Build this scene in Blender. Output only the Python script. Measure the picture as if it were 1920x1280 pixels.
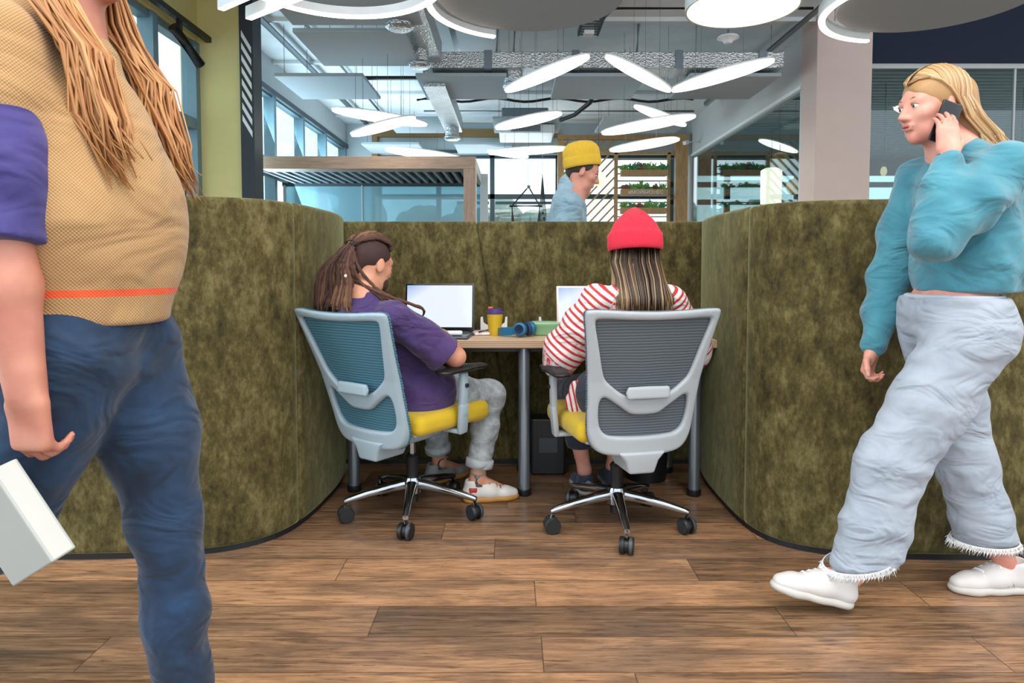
import bpy, bmesh, math, random
import numpy as np
from mathutils import Vector, Matrix
S = bpy.context.scene
for o in list(bpy.data.objects): bpy.data.objects.remove(o)
COL = S.collection
rnd = random.Random(7)
PI = math.pi
# ------------------------------------------------------------------ camera, world, lights, exposure
FPX = 1266.0; CAMZ = 1.1; PITCH = math.atan(60/FPX)
cam = bpy.data.objects.new('camera', bpy.data.cameras.new('camera')); COL.objects.link(cam)
cam.data.sensor_width = 36; cam.data.lens = 36*FPX/1920
cam.location = (0, 0, CAMZ); cam.rotation_euler = (PI/2-PITCH, 0, 0)
cam.data.shift_y = -80/1920
cam.data.clip_start = 0.05; cam.data.clip_end = 300
S.camera = cam
w = bpy.data.worlds.new('world'); S.world = w; w.use_nodes = True
bgn = w.node_tree.nodes['Background']; bgn.inputs[0].default_value = (0.84, 0.93, 1.0, 1); bgn.inputs[1].default_value = 2.1
def area(name, loc, size, power, color, rot=(0, 0, 0)):
    l = bpy.data.lights.new(name, 'AREA'); l.shape = 'RECTANGLE'; l.size, l.size_y = size; l.energy = power; l.color = color
    o = bpy.data.objects.new(name, l); COL.objects.link(o); o.location = loc; o.rotation_euler = rot; return o
# unseen warm fill lights added over the foreground; area lights for window daylight
area('warm_fill_near', (0.4, 0.4, 3.5), (3.0, 1.6), 85, (1.0, 0.86, 0.72))
area('warm_fill_right', (3.4, 1.5, 3.4), (1.6, 1.6), 38, (1.0, 0.86, 0.74))
area('window_daylight_left', (-5.2, 1.6, 2.2), (3.5, 2.4), 95, (0.66, 0.84, 1.0), (0, -PI/2, 0))
area('window_daylight_back', (-.9, 14.6, 2.2), (3.6, 2.4), 90, (0.86, 0.95, 1.0), (-PI/2-.35, 0, 0))
area('window_daylight_hall', (-3.45, 11.3, 2.6), (1.9, 5.5), 170, (0.62, 0.85, 1.0), (0, -PI/2-.35, 0))
S.view_settings.view_transform = 'Standard'; S.view_settings.look = 'None'
S.view_settings.gamma = 1; S.view_settings.use_curve_mapping = False
S.view_settings.exposure = 0.12
# ------------------------------------------------------------------ helpers
def P(px, py, d):
    x = (px-960)/FPX; u = -(py-560)/FPX; c, s = math.cos(PITCH), math.sin(PITCH)
    k = d/(c+u*s)
    return Vector((x*k, d, CAMZ+(-s+u*c)*k))
def PX(px, d): return (px-960)/FPX*d            # approximate world X at a distance
def G(px, py, z=0.0):                            # point on a horizontal plane
    x = (px-960)/FPX; u = -(py-560)/FPX; c, s = math.cos(PITCH), math.sin(PITCH)
    k = (z-CAMZ)/(-s+u*c); return Vector((x*k, (c+u*s)*k, z))
def lin(h):
    h = h.lstrip('#'); r = []
    for i in (0, 2, 4):
        v = int(h[i:i+2], 16)/255; r.append(v/12.92 if v <= .04045 else ((v+.055)/1.055)**2.4)
    return (*r, 1)
class NT:
    def __init__(s, name):
        s.m = bpy.data.materials.new(name); s.m.use_nodes = True; s.t = s.m.node_tree; s.b = s.t.nodes['Principled BSDF']; s.out = s.t.nodes['Material Output']
    def n(s, typ, ins=None, **kw):
        n = s.t.nodes.new(typ)
        for k, v in kw.items(): setattr(n, k, v)
        for k, v in (ins or {}).items(): s.set(n, k, v)
        return n
    def set(s, n, k, v):
        i = n.inputs[k]
        if isinstance(v, bpy.types.NodeSocket): s.t.links.new(v, i)
        elif isinstance(v, bpy.types.Node): s.t.links.new(v.outputs[0], i)
        else: i.default_value = v
    def p(s, **kw):
        for k, v in kw.items(): s.set(s.b, k.replace('_', ' '), v)
    def math(s, op, a, b=0.0, c=0.0):
        n = s.n('ShaderNodeMath', operation=op); s.set(n, 0, a); s.set(n, 1, b); s.set(n, 2, c); return n.outputs[0]
    def ramp(s, fac, stops, interp='LINEAR'):
        n = s.n('ShaderNodeValToRGB'); cr = n.color_ramp; cr.interpolation = interp
        while len(cr.elements) < len(stops): cr.elements.new(1)
        for e, (p, c) in zip(cr.elements, stops): e.position = p; e.color = lin(c) if isinstance(c, str) else (c, c, c, 1)
        s.set(n, 0, fac); return n.outputs[0]
    def co(s, scale=(1, 1, 1), kind='Object'):
        t = s.n('ShaderNodeTexCoord'); m = s.n('ShaderNodeMapping'); s.set(m, 'Vector', t.outputs[kind]); m.inputs['Scale'].default_value = scale; return m.outputs[0]
    def noise(s, vec, scale=5, detail=4, rough=.55, dist=0):
        n = s.n('ShaderNodeTexNoise', {'Scale': scale, 'Detail': detail, 'Roughness': rough, 'Distortion': dist})
        s.set(n, 'Vector', vec); return n.outputs[0]
    def mix(s, fac, a, b, typ='MIX'):
        n = s.n('ShaderNodeMix', data_type='RGBA', blend_type=typ)
        s.set(n, 0, fac); s.set(n, 6, lin(a) if isinstance(a, str) else a); s.set(n, 7, lin(b) if isinstance(b, str) else b); return n.outputs[2]
    def bump(s, h, strength=.3, dist=.01):
        n = s.n('ShaderNodeBump', {'Strength': strength, 'Distance': dist}); s.set(n, 'Height', h); s.set(s.b, 'Normal', n.outputs[0])
def mat(name, col, rough=.5, metal=0, var=.06, nscale=6, bump=0, bscale=200, sheen=0, spec=.5, coat=0):
    q = NT(name); v = q.co()
    nz = q.noise(v, nscale, 3)
    c = lin(col); d = tuple(x*(1-var*2) for x in c[:3])+(1,); l = tuple(min(1, x*(1+var*2)) for x in c[:3])+(1,)
    q.p(Base_Color=q.mix(nz, d, l), Roughness=rough, Metallic=metal)
    q.set(q.b, 'Specular IOR Level', spec)
    if sheen: q.set(q.b, 'Sheen Weight', sheen); q.set(q.b, 'Sheen Roughness', .4)
    if coat: q.set(q.b, 'Coat Weight', coat)
    if bump: q.bump(q.noise(v, bscale, 2), bump, .002)
    return q.m
def emis(name, col, strength):
    q = NT(name); q.p(Base_Color=lin(col), Emission_Color=lin(col), Emission_Strength=strength, Roughness=.4); return q.m
def glass(name, tint='#e8f4f4', refl=1.0, diffuse=0.0, diffusecol='#8fb9c6'):
    q = NT(name); q.t.nodes.remove(q.b)
    tr = q.n('ShaderNodeBsdfTransparent', {'Color': lin(tint)}); gl = q.n('ShaderNodeBsdfGlossy', {'Roughness': .02})
    ge = q.n('ShaderNodeNewGeometry'); ior = q.math('SUBTRACT', 1.5, q.math('MULTIPLY', ge.outputs['Backfacing'], 1.5-1/1.5)); fr = q.n('ShaderNodeFresnel'); q.set(fr, 0, ior); f = q.math('MULTIPLY', fr, refl)
    mx = q.n('ShaderNodeMixShader'); q.set(mx, 0, f); q.set(mx, 1, tr); q.set(mx, 2, gl)
    if diffuse:
        df = q.n('ShaderNodeBsdfDiffuse', {'Color': lin(diffusecol)}); m2 = q.n('ShaderNodeMixShader'); q.set(m2, 0, diffuse); q.set(m2, 1, mx); q.set(m2, 2, df); mx = m2  # pale blue diffuse share mixed evenly into the glass
    q.t.links.new(mx.outputs[0], q.out.inputs[0]); return q.m
# ---- geometry collectors
def frame(d, up=Vector((0, 0, 1))):
    d = d.normalized(); a = up if abs(d.dot(up)) < .95 else Vector((1, 0, 0))
    x = d.cross(a).normalized(); y = x.cross(d).normalized(); return x, y
class MB:
    def __init__(s): s.v = []; s.f = []
    def add(s, vs, fs):
        b = len(s.v); s.v += [tuple(v) for v in vs]; s.f += [tuple(i+b for i in f) for f in fs]; return s
    def bm(s, bm, M=None):
        if M is not None: bmesh.ops.transform(bm, matrix=M, verts=bm.verts)
        bm.verts.index_update(); s.add([v.co.copy() for v in bm.verts], [[v.index for v in f.verts] for f in bm.faces]); bm.free(); return s
    def box(s, c, size, bev=0, rot=None, seg=2):
        b = bmesh.new(); bmesh.ops.create_cube(b, size=1); bmesh.ops.scale(b, vec=size, verts=b.verts)
        if bev: bmesh.ops.bevel(b, geom=b.edges[:], offset=min(bev, min(size)*.49), segments=seg, profile=.5, affect='EDGES')
        M = Matrix.Translation(c) @ (rot.to_4x4() if rot else Matrix.Identity(4)); return s.bm(b, M)
    def b2(s, lo, hi, bev=0):
        lo = Vector(lo); hi = Vector(hi); return s.box((lo+hi)/2, [abs(x) for x in (hi-lo)], bev)
    def beam(s, a, b, wd, ht, bev=0, up=Vector((0, 0, 1))):
        a = Vector(a); b = Vector(b); d = (b-a); x, y = frame(d, up); R = Matrix((x, d.normalized(), y)).transposed()
        return s.box((a+b)/2, (wd, d.length, ht), bev, R)
    def tube(s, pts, r, seg=10, cap=True, closed=False, sq=1.0):
        pts = [Vector(p) for p in pts]; n = len(pts); vs = []; fs = []
        if not hasattr(r, '__len__'): r = [r]*n
        ref = None
        for i, p in enumerate(pts):
            if closed: d = pts[(i+1) % n]-pts[i-1]
            else: d = pts[min(i+1, n-1)]-pts[max(i-1, 0)]
            if d.length < 1e-9: d = Vector((0, 0, 1))
            d.normalize()
            if ref is None: x, y = frame(d)
            else:
                x = (ref-d*ref.dot(d)); x = x.normalized() if x.length > 1e-6 else frame(d)[0]; y = d.cross(x)
            ref = x
            for k in range(seg):
                t = 2*PI*k/seg; vs.append(p+(x*math.cos(t)+y*math.sin(t)*sq)*r[i])
        m = n if closed else n-1
        for i in range(m):
            for k in range(seg):
                a = i*seg+k; b2 = i*seg+(k+1) % seg; j = ((i+1) % n)*seg
                fs.append((a, b2, j+(k+1) % seg, j+k))
        if cap and not closed: fs.append(tuple(range(seg-1, -1, -1))); fs.append(tuple((n-1)*seg+k for k in range(seg)))
        return s.add(vs, fs)
    def lathe(s, prof, c=(0, 0, 0), seg=32, axis=None, sx=1, sy=1, arc=None):
        # prof list of (r,z)
        c = Vector(c); vs = []; fs = []
        R = Matrix.Identity(3)
        if axis is not None: x, y = frame(Vector(axis)); R = Matrix((x, y, Vector(axis).normalized())).transposed()
        for r, z in prof:
            for k in range(seg):
                t = 2*PI*k/seg; vs.append(c+R @ Vector((r*math.cos(t)*sx, r*math.sin(t)*sy, z)))
        for i in range(len(prof)-1):
            for k in range(seg):
                fs.append((i*seg+k, i*seg+(k+1) % seg, (i+1)*seg+(k+1) % seg, (i+1)*seg+k))
        if prof[0][0] > 1e-4: fs.append(tuple(range(seg-1, -1, -1)))
        if prof[-1][0] > 1e-4: fs.append(tuple((len(prof)-1)*seg+k for k in range(seg)))
        return s.add(vs, fs)
    def ball(s, c, r, seg=16, rot=None):
        if not hasattr(r, '__len__'): r = (r, r, r)
        b = bmesh.new(); bmesh.ops.create_uvsphere(b, u_segments=seg, v_segments=max(6, seg//2), radius=1)
        M = Matrix.Translation(c) @ (rot.to_4x4() if rot else Matrix.Identity(4)) @ Matrix.Diagonal((*r, 1)); return s.bm(b, M)
    def prism(s, pts2, plane, h0, h1):
        # extrude polygon; plane(u,v,h)->Vector
        n = len(pts2); vs = [plane(u, v, h0) for u, v in pts2]+[plane(u, v, h1) for u, v in pts2]
        fs = [tuple(range(n-1, -1, -1)), tuple(range(n, 2*n))]+[(i, (i+1) % n, n+(i+1) % n, n+i) for i in range(n)]
        return s.add(vs, fs)
def root_loc(o):
    while o.parent: o = o.parent
    return o.location.copy()
def obj(name, g, m, parent=None, smooth=False, local=False, label=None, loc=None):
    """one mesh object. geometry is in world space unless local"""
    me = bpy.data.meshes.new(name); v = np.array([tuple(x) for x in g.v], dtype=float)
    off = Vector((0, 0, 0))
    if parent is not None and not local: off = root_loc(parent)
    elif parent is None and not local:
        lo, hi = v.min(0), v.max(0); off = Vector(((lo[0]+hi[0])/2, (lo[1]+hi[1])/2, lo[2])) if loc is None else Vector(loc)
    v = v-np.array(off)
    me.from_pydata(v.tolist(), [], g.f); me.update()
    me.materials.append(m)
    if smooth:
        me.shade_smooth()
        if smooth is not True: me.set_sharp_from_angle(angle=math.radians(smooth))
    bmx = bmesh.new(); bmx.from_mesh(me); bmesh.ops.recalc_face_normals(bmx, faces=bmx.faces); bmx.to_mesh(me); bmx.free()
    if hasattr(g, 'attr'):
        for k, a in g.attr.items():
            at = me.attributes.new(k, 'FLOAT', 'POINT'); at.data.foreach_set('value', np.asarray(a, dtype=np.float32))
    o = bpy.data.objects.new(name, me); COL.objects.link(o)
    if parent is not None: o.parent = parent
    elif not local: o.location = off
    if label: o['label'] = label
    return o
def thing(name, label, cat, loc=(0, 0, 0), rotz=0, group=None):
    o = bpy.data.objects.new(name, None); COL.objects.link(o); o.empty_display_size = .05
    o.location = loc; o.rotation_euler = (0, 0, rotz); o['label'] = label; o['category'] = cat
    if group: o['group'] = group
    return o
def tag(o, label, cat, group=None, kind=None):
    o['label'] = label; o['category'] = cat
    if group: o['group'] = group
    if kind: o['kind'] = kind
    return o
def struct(name, g, m, parent=None, smooth=False, label=None):
    o = obj(name, g, m, parent, smooth); o['kind'] = 'structure'
    if label: o['label'] = label
    return o
def arcpts(c, r, a0, a1, n, z=None):
    return [Vector((c[0]+r*math.cos(a0+(a1-a0)*i/n), c[1]+r*math.sin(a0+(a1-a0)*i/n), z)) for i in range(n+1)]
# ------------------------------------------------------------------ materials
def wood_mat(name, base, dark, light, scale=(1, 12, 12), rough=.5):
    q = NT(name); v = q.co(scale)
    a = q.noise(v, 3.0, 6, .6, 1.2); b = q.noise(q.co(tuple(x*5 for x in scale)), 8, 3)
    c = q.mix(q.ramp(a, [(.3, 0.0), (.7, 1.0)]), dark, base); c = q.mix(q.ramp(b, [(.55, 0.0), (.8, .6)]), c, light)
    q.p(Base_Color=c, Roughness=rough); q.bump(a, .08, .002); return q.m
def floor_mat():
    q = NT('oak_planks'); t = q.n('ShaderNodeTexCoord'); sp = q.n('ShaderNodeSeparateXYZ', {0: t.outputs['Object']})
    X, Y = sp.outputs[0], sp.outputs[1]
    W = .179; L = 1.28
    r = q.math('DIVIDE', q.math('ADD', Y, .063+20*W), W); row = q.math('FLOOR', r); fy = q.math('FRACT', r)
    wn = q.n('ShaderNodeTexWhiteNoise', noise_dimensions='1D'); q.set(wn, 'W', row)
    c = q.math('DIVIDE', q.math('ADD', X, q.math('MULTIPLY', wn.outputs[0], 17.0)), L); col = q.math('FLOOR', c); fx = q.math('FRACT', c)
    cb = q.n('ShaderNodeCombineXYZ'); q.set(cb, 0, row); q.set(cb, 1, col)
    w2 = q.n('ShaderNodeTexWhiteNoise', noise_dimensions='3D'); q.set(w2, 'Vector', cb)
    # grain coordinates shifted per plank
    off = q.math('MULTIPLY', w2.outputs[0], 37.0)
    g = q.n('ShaderNodeCombineXYZ'); q.set(g, 0, q.math('ADD', q.math('MULTIPLY', X, 1.0), off)); q.set(g, 1, q.math('MULTIPLY', Y, 13.0)); q.set(g, 2, off)
    g2 = q.n('ShaderNodeCombineXYZ'); q.set(g2, 0, q.math('ADD', q.math('MULTIPLY', X, 1.6), off)); q.set(g2, 1, q.math('MULTIPLY', Y, 4.0)); q.set(g2, 2, off)
    n1 = q.noise(g.outputs[0], 2.2, 8, .62, 1.6); n2 = q.noise(g2.outputs[0], 1.5, 4, .6, .6); n3 = q.noise(g.outputs[0], 11, 4, .7, .5)
    n4 = q.noise(g.outputs[0], 5.0, 6, .7, 2.5)
    base = q.ramp(w2.outputs[0], [(0, '#6e4f3b'), (.22, '#a87c5a'), (.42, '#8b6850'), (.6, '#5c4536'), (.78, '#b88762'), (1, '#926a4f')], 'CONSTANT')
    c1 = q.mix(q.ramp(n1, [(.36, 0.0), (.62, 1.0)]), '#4f3625', '#c2966c')
    b1 = q.mix(.42, base, c1)
    b2 = q.mix(q.ramp(n2, [(.40, .5), (.56, 0.0)]), b1, '#4e4036')
    b3 = q.mix(q.ramp(n3, [(.32, .75), (.48, 0.0)]), b2, '#3a2b20')
    b3 = q.mix(q.ramp(n4, [(.60, 0.0), (.66, .5), (.70, 0.0)]), b3, '#4a3526')
    ey = q.math('MINIMUM', fy, q.math('SUBTRACT', 1.0, fy)); ex = q.math('MINIMUM', fx, q.math('SUBTRACT', 1.0, fx))
    ln = q.math('MAXIMUM', q.math('LESS_THAN', ey, .010), q.math('LESS_THAN', ex, .0014))
    b4 = q.mix(q.math('MULTIPLY', ln, .65), b3, '#2a1e16')
    q.p(Base_Color=b4, Roughness=q.ramp(n1, [(.2, .22), (.8, .40)])); q.bump(q.math('SUBTRACT', n1, ln), .12, .002)
    q.set(q.b, 'Specular IOR Level', .45); return q.m
def velvet_mat(name, dark, mid, light, th=.5):
    q = NT(name); v = q.co((1, 1, .55))
    a = q.noise(v, 17, 9, .76, .1); b = q.noise(q.co((1, 1, 1)), 2.2, 3, .6); c = q.noise(v, 60, 3, .7)
    t = q.math('ADD', q.math('MULTIPLY', a, .75), q.math('MULTIPLY', b, .25)); t = q.math('ADD', t, q.math('MULTIPLY', q.math('SUBTRACT', c, .5), .30))
    col = q.ramp(t, [(th-.15, dark), (th, mid), (th+.17, light)])
    wv = q.n('ShaderNodeTexWave', {'Scale': 140.0, 'Distortion': .5}, bands_direction='Z'); q.set(wv, 'Vector', q.co())
    q.p(Base_Color=col, Roughness=.85); q.set(q.b, 'Sheen Weight', .95); q.set(q.b, 'Sheen Roughness', .32); q.set(q.b, 'Sheen Tint', lin('#b7bd92')); q.set(q.b, 'Specular IOR Level', .2)
    q.bump(q.math('ADD', q.math('MULTIPLY', t, 1.0), q.math('MULTIPLY', wv.outputs[1], .12)), .35, .006); return q.m
M = dict(
 floor=floor_mat(),
 velvet=velvet_mat('olive_velvet', '#2c2714', '#514828', '#7a7049'),
 velvet_dark=velvet_mat('olive_velvet_inner', '#2b2813', '#484425', '#6d6c48'),
 concrete=mat('painted_concrete', '#e0e6e8', .8, var=.07, nscale=3),
 wallgrey=mat('grey_plaster', '#b9c4c8', .85, var=.03),
 wallwhite=mat('pale_plaster', '#c4c6c6', .85, var=.02),
 column=mat('column_plaster', '#cbb7ae', .85, var=.02),
 yellow_wall=mat('ochre_plaster', '#dccf8e', .85, var=.03),
 navy=mat('navy_plaster', '#0d1c33', .85, var=.03),
 black=mat('black_plastic', '#17181b', .42, var=.03),
 darkpost=mat('anthracite_panel', '#2b3138', .6),
 white=mat('white_paint', '#e6e8e8', .5, var=.01),
 frame=mat('window_aluminium', '#6f8b96', .45, .2),
 framedark=mat('dark_window_frame', '#3c4a52', .5, .2),
 felt=mat('grey_felt', '#a7b2b8', .95, var=.05, nscale=60, bump=.2, bscale=300),
 feltdark=mat('dark_felt_edge', '#59636a', .9),
 foil=None, wood=wood_mat('grey_oak', '#b09885', '#8d7562', '#cbb8a5', (1, 14, 14)),
 woodv=wood_mat('grey_oak_upright', '#b09885', '#8d7562', '#cbb8a5', (14, 14, 1)),
 lattice=wood_mat('warm_lattice_wood', '#c39a68', '#a07a4c', '#d8b384', (6, 6, 1)),
 desktop=wood_mat('desk_oak', '#d9bd9d', '#c6a583', '#e8d3b8', (2, 18, 18), .38),
 steel=mat('powder_coated_steel', '#8d99a3', .28, .75, var=.02),
 chrome=mat('polished_chrome', '#a9acb0', .10, 1.0, var=.01),
 dgrey=mat('dark_metal', '#4a5156', .5, .4),
 glass=glass('clear_glass', '#eaf5f6', 1.0), glassb=glass('booth_glass', '#b5d6de', 1.2, .45, '#a9d0da'),
 glassp=glass('partition_glass', '#d4e2e2', 1.6),
 lamp=emis('pendant_diffuser', '#fff6ea', 3.2), led=emis('led_strip', '#ffeadb', 7.0), ledw=emis('round_lamp_diffuser', '#ffe9d2', 2.6),
 lampw=mat('white_metal', '#dfe3e4', .4), globe=emis('globe_diffuser', '#ffe2ae', 1.1),
 leaf=mat('leaf_green', '#79ab58', .6, var=.25, nscale=20), leafb=mat('fern_green', '#559a5c', .6, var=.25, nscale=20),
 leafr=mat('reddish_leaf', '#8a5a48', .6, var=.2, nscale=20), bush=mat('winter_hedge', '#7d8a80', .9, var=.3, nscale=1.5, bump=.6, bscale=6),
 wire=mat('steel_wire', '#6d757a', .4, .8), slat=mat('ceiling_slat', '#7b8889', .5, .2), dark=mat('dark_void', '#20262a', .9),
 slatw=mat('grey_slat', '#8a969b', .6), soffit=mat('brown_soffit', '#8b6f45', .8), snow=mat('snowy_ground', '#dfe8ee', .9),
)
q = NT('foil_insulation'); v = q.co(); vz = q.n('ShaderNodeTexVoronoi', {'Scale': 45.0}); q.set(vz, 'Vector', v)
q.p(Base_Color=q.mix(q.noise(v, 4, 3), '#a7adb0', '#dadddd'), Metallic=.85, Roughness=.33); q.bump(q.math('ADD', vz.outputs[0], q.noise(v, 12, 4)), .5, .02); M['foil'] = q.m
# ------------------------------------------------------------------ room shell
XL, XR, YB, ZC = -3.6, 3.8, 14.8, 4.2
struct('floor', MB().b2((-8, -4, -.1), (13, 17, 0)), M['floor'])
struct('ceiling', MB().b2((XL-.2, 1.8, ZC), (XR+.05, YB+.2, ZC+.2)), M['concrete'])
struct('ceiling_slab', MB().b2((XR+.05, 1.8, 4.75), (13, 9.2, 4.9)), M['concrete'])
# ribs of the slab
for yy in (8.55, 10.3, 12.1, 13.9):
    struct('trim_rib', MB().b2((XL, yy, ZC-.05), (XR, yy+.05, ZC+.01)), M['concrete'])
# left wall: yellow part near, grey part far
struct('wall_left_yellow', MB().b2((XL-.2, 3.0, 3.66), (XL, 7.86, ZC)).b2((XL-.2, 3.0, 0), (XL, 7.86, .6)), M['yellow_wall'])
struct('wall_pier', MB().b2((XL-.2, 7.86, 0), (-3.10, 8.05, ZC)), M['yellow_wall'])
post = struct('trim_post', MB().b2((-3.10, 7.80, 0), (-2.945, 8.06, ZC)), M['darkpost'])
g = MB()
for i in range(8):
    z0 = 3.62-i*.135
    g.prism([(-3.075, z0+.16), (-3.075, z0+.09), (-2.965, z0-.10), (-2.965, z0-.03)], lambda u, v, h: Vector((u, h, v)), 7.792, 7.7985)
struct('stripe_marking', g, M['white'], post)
struct('wall_left_grey', MB().b2((XL-.2, 8.05, 3.72), (XL, YB, ZC)).b2((XL-.2, 8.05, 0), (XL, YB, .6)), M['wallgrey'])
def side_window(n, y0, y1, z0, z1, zt, mat=M['frame']):
    g = MB(); w_ = .07; x0, x1 = XL-.14, XL-.02
    g.b2((x0, y0, z0), (x1, y0+w_, z1)); g.b2((x0, y1-w_*1.4, z0), (x1+.04, y1, z1)); g.b2((x0, y0, z1-w_), (x1, y1, z1)); g.b2((x0, y0, z0), (x1, y1, z0+w_))
    g.b2((x0, y0, zt-.06), (x1+.03, y1, zt+.06))
    f = struct('window_%d' % n, g, mat)
    struct('window_glass', MB().b2((XL-.09, y0, z0), (XL-.08, y1, z1)), M['glass'], f)
ys = [8.05, 9.0, 10.38, 11.8, 13.2, 14.75]
for i in range(5): side_window(i+1, ys[i], ys[i+1]-.0, .6, 3.71, 2.66)
for i, (a, b) in enumerate([(3.0, 4.6), (4.6, 6.95), (6.95, 7.86)]): side_window(6+i, a, b, .6, 3.65, 2.72)
struct('trim_window_head', MB().b2((XL, 8.05, 3.66), (XL+.05, YB, 3.74)), M['framedark'])
# back wall
zt = 3.52
struct('wall_back', MB().b2((XL, YB, zt), (XR, YB+.2, ZC)).b2((XL, YB, 0), (-3.05, YB+.2, zt)), M['wallgrey'])
struct('trim_soffit', MB().b2((-3.02, YB-.12, 3.90), (1.0, YB, 4.06)).b2((-3.02, YB-.12, .2), (-2.9, YB, 3.9)), M['soffit'])
struct('trim_beam', MB().b2((-2.9, YB-.08, 3.56), (1.0, YB, 3.62)), M['framedark'])
g = MB()
for x in (-2.9, -1.6, -.43, 1.0): g.b2((x-.05, YB, 0), (x+.05, YB+.12, zt))
g.b2((-2.9, YB, 2.58), (3.5, YB+.12, 2.68)); g.b2((-2.9, YB, zt-.06), (3.6, YB+.12, zt))
f = struct('window_9', g, M['framedark'])
struct('window_glass', MB().b2((-2.9, YB+.05, 0), (3.6, YB+.06, zt)), M['glass'], f)
struct('trim_sash', MB().b2((-.36, YB-.02, 2.46), (.98, YB, 2.52)).b2((-1.2, YB-.02, 2.46), (-.5, YB, 2.52)), M['framedark'])
# right: glass partition with rail
struct('wall_right', MB().b2((XR, 8.95, 3.47), (XR+.15, YB+.2, ZC+.5)), M['wallwhite'])
struct('trim_rail', MB().b2((XR-.03, 8.95, 3.42), (XR+.1, YB, 3.47)), M['white'])
g = MB().b2((XR, YB-.35, 0), (XR+.08, YB-.29, 3.42)).b2((XR, 8.97, 0), (XR+.08, 9.02, 3.42))
f = struct('window_10', g, M['wallwhite'])
struct('window_glass', MB().b2((XR+.03, 9.0, 0), (XR+.042, YB-.3, 3.42)), M['glassp'], f)
struct('wall_right_end', MB().b2((XR, YB-.3, 0), (XR+.15, YB+.2, 3.42)), M['wallwhite'])
struct('column', MB().b2((XR-.02, 8.5, 0), (4.47, 8.95, 4.75), .01), M['column'])
struct('wall_front_navy', MB().b2((4.47, 8.80, 3.72), (13, 8.95, 4.75)), M['navy'])
g = MB().b2((4.47, 8.85, 3.66), (13, 8.92, 3.72))
for x in (4.50, 6.52, 8.5): g.b2((x-.012, 8.87, 0), (x+.012, 8.90, 3.66))
f = struct('window_11', g, M['wallwhite'])
struct('window_glass', MB().b2((4.47, 8.88, 0), (13, 8.888, 3.66)), M['glassp'], f)
# meeting room behind the glass
sl = thing('slatted_ceiling', 'grey metal slatted ceiling seen through the glass partition beyond the column', 'ceiling', (8, 12.5, 3.67)); sl['kind'] = 'structure'
for i in range(44): 
    o = obj('slat', MB().b2((XR+.2, 9.05+i*.168, 3.67), (12.9, 9.15+i*.168, 3.73)), M['slat'], sl); o['kind'] = 'structure'
struct('ceiling_void', MB().b2((XR+.15, 9.0, 3.95), (13, 16.5, 4.05)), M['dark'])
struct('wall_meeting_right', MB().b2((12.9, 8.95, 0), (13, 16.5, 4)), M['wallwhite'])
g = MB().b2((3.8, 16.4, 3.3), (13, 16.5, 3.7)).b2((3.8, 16.38, 3.02), (13, 16.5, 3.14)).b2((3.8, 16.38, 2.6), (13, 16.5, 2.72))
for x in (3.85, 5.2, 6.9, 8.55, 9.6, 10.7, 12.0): g.b2((x-.06, 16.38, 0), (x+.06, 16.5, 3.7))
f = struct('window_12', g, mat('navy_window_frame', '#24384a', .5))
struct('window_glass', MB().b2((3.8, 16.44, 0), (13, 16.45, 3.5)), M['glass'], f)
struct('ground_outside', MB().b2((-30, 17, -.3), (40, 80, -.2)), M['snow'])
# hedge outside
r2 = random.Random(3); g = MB()
for i in range(220):
    g.ball((r2.uniform(-9, 2.3), r2.uniform(21, 23), r2.uniform(-.2, 2.9)), [r2.uniform(.2, .5) for _ in range(3)], 8)
o = obj('hedge', g, M['bush']); tag(o, 'grey green winter hedge outside the far window behind the hanging chair', 'hedge')
# ------------------------------------------------------------------ ceiling services
def box_thing(name, g, m, label, cat, group=None, smooth=False): return tag(obj(name, g, m, smooth=smooth), label, cat, group)
d = thing('ventilation_duct', 'foil wrapped rectangular duct crossing the whole hall above the pendants', 'duct', (1.1, 8.85, 3.6))
obj('duct_body', MB().b2((-1.02, 8.62, 3.60), (3.42, 9.04, 3.80), .01), M['foil'], d)
for x in (-.35, .75, 2.05, 3.1): obj('joint_band', MB().b2((x, 8.60, 3.585), (x+.10, 9.06, 3.815), .005), M['steel'], d)
for x in (-.2, .02, 1.6): obj('hanger', MB().tube([(x, 8.8, 3.8), (x+.02, 8.8, 4.2)], .02, 8), M['steel'], d)
def spigot(par, x, y, z, h=.22, r=.14):
    o = obj('outlet', MB().lathe([(r*.8, 0), (r, .02), (r, .05), (r*.85, .07), (r*.85, h)], (x, y, z), 24), M['foil'], par, 40)
spigot(d, .02, 8.85, 3.40)
d = thing('ventilation_duct', 'foil duct running back from the picture top to the crossing duct, with two round outlets', 'duct', (-1.05, 7, 3.66))
obj('duct_body', MB().b2((-1.22, 4.2, 3.66), (-.88, 8.62, 3.92), .01), M['foil'], d)
spigot(d, -1.12, 6.85, 3.46); spigot(d, -1.10, 8.15, 3.46, r=.13)
d = thing('ventilation_duct', 'short foil duct stepping down towards the far windows, round outlet at its end', 'duct', (-1.05, 10.6, 3.46))
obj('duct_body', MB().b2((-1.18, 9.04, 3.48), (-.88, 12.1, 3.74), .01), M['foil'], d); spigot(d, -1.03, 11.75, 3.28, r=.14)
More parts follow.
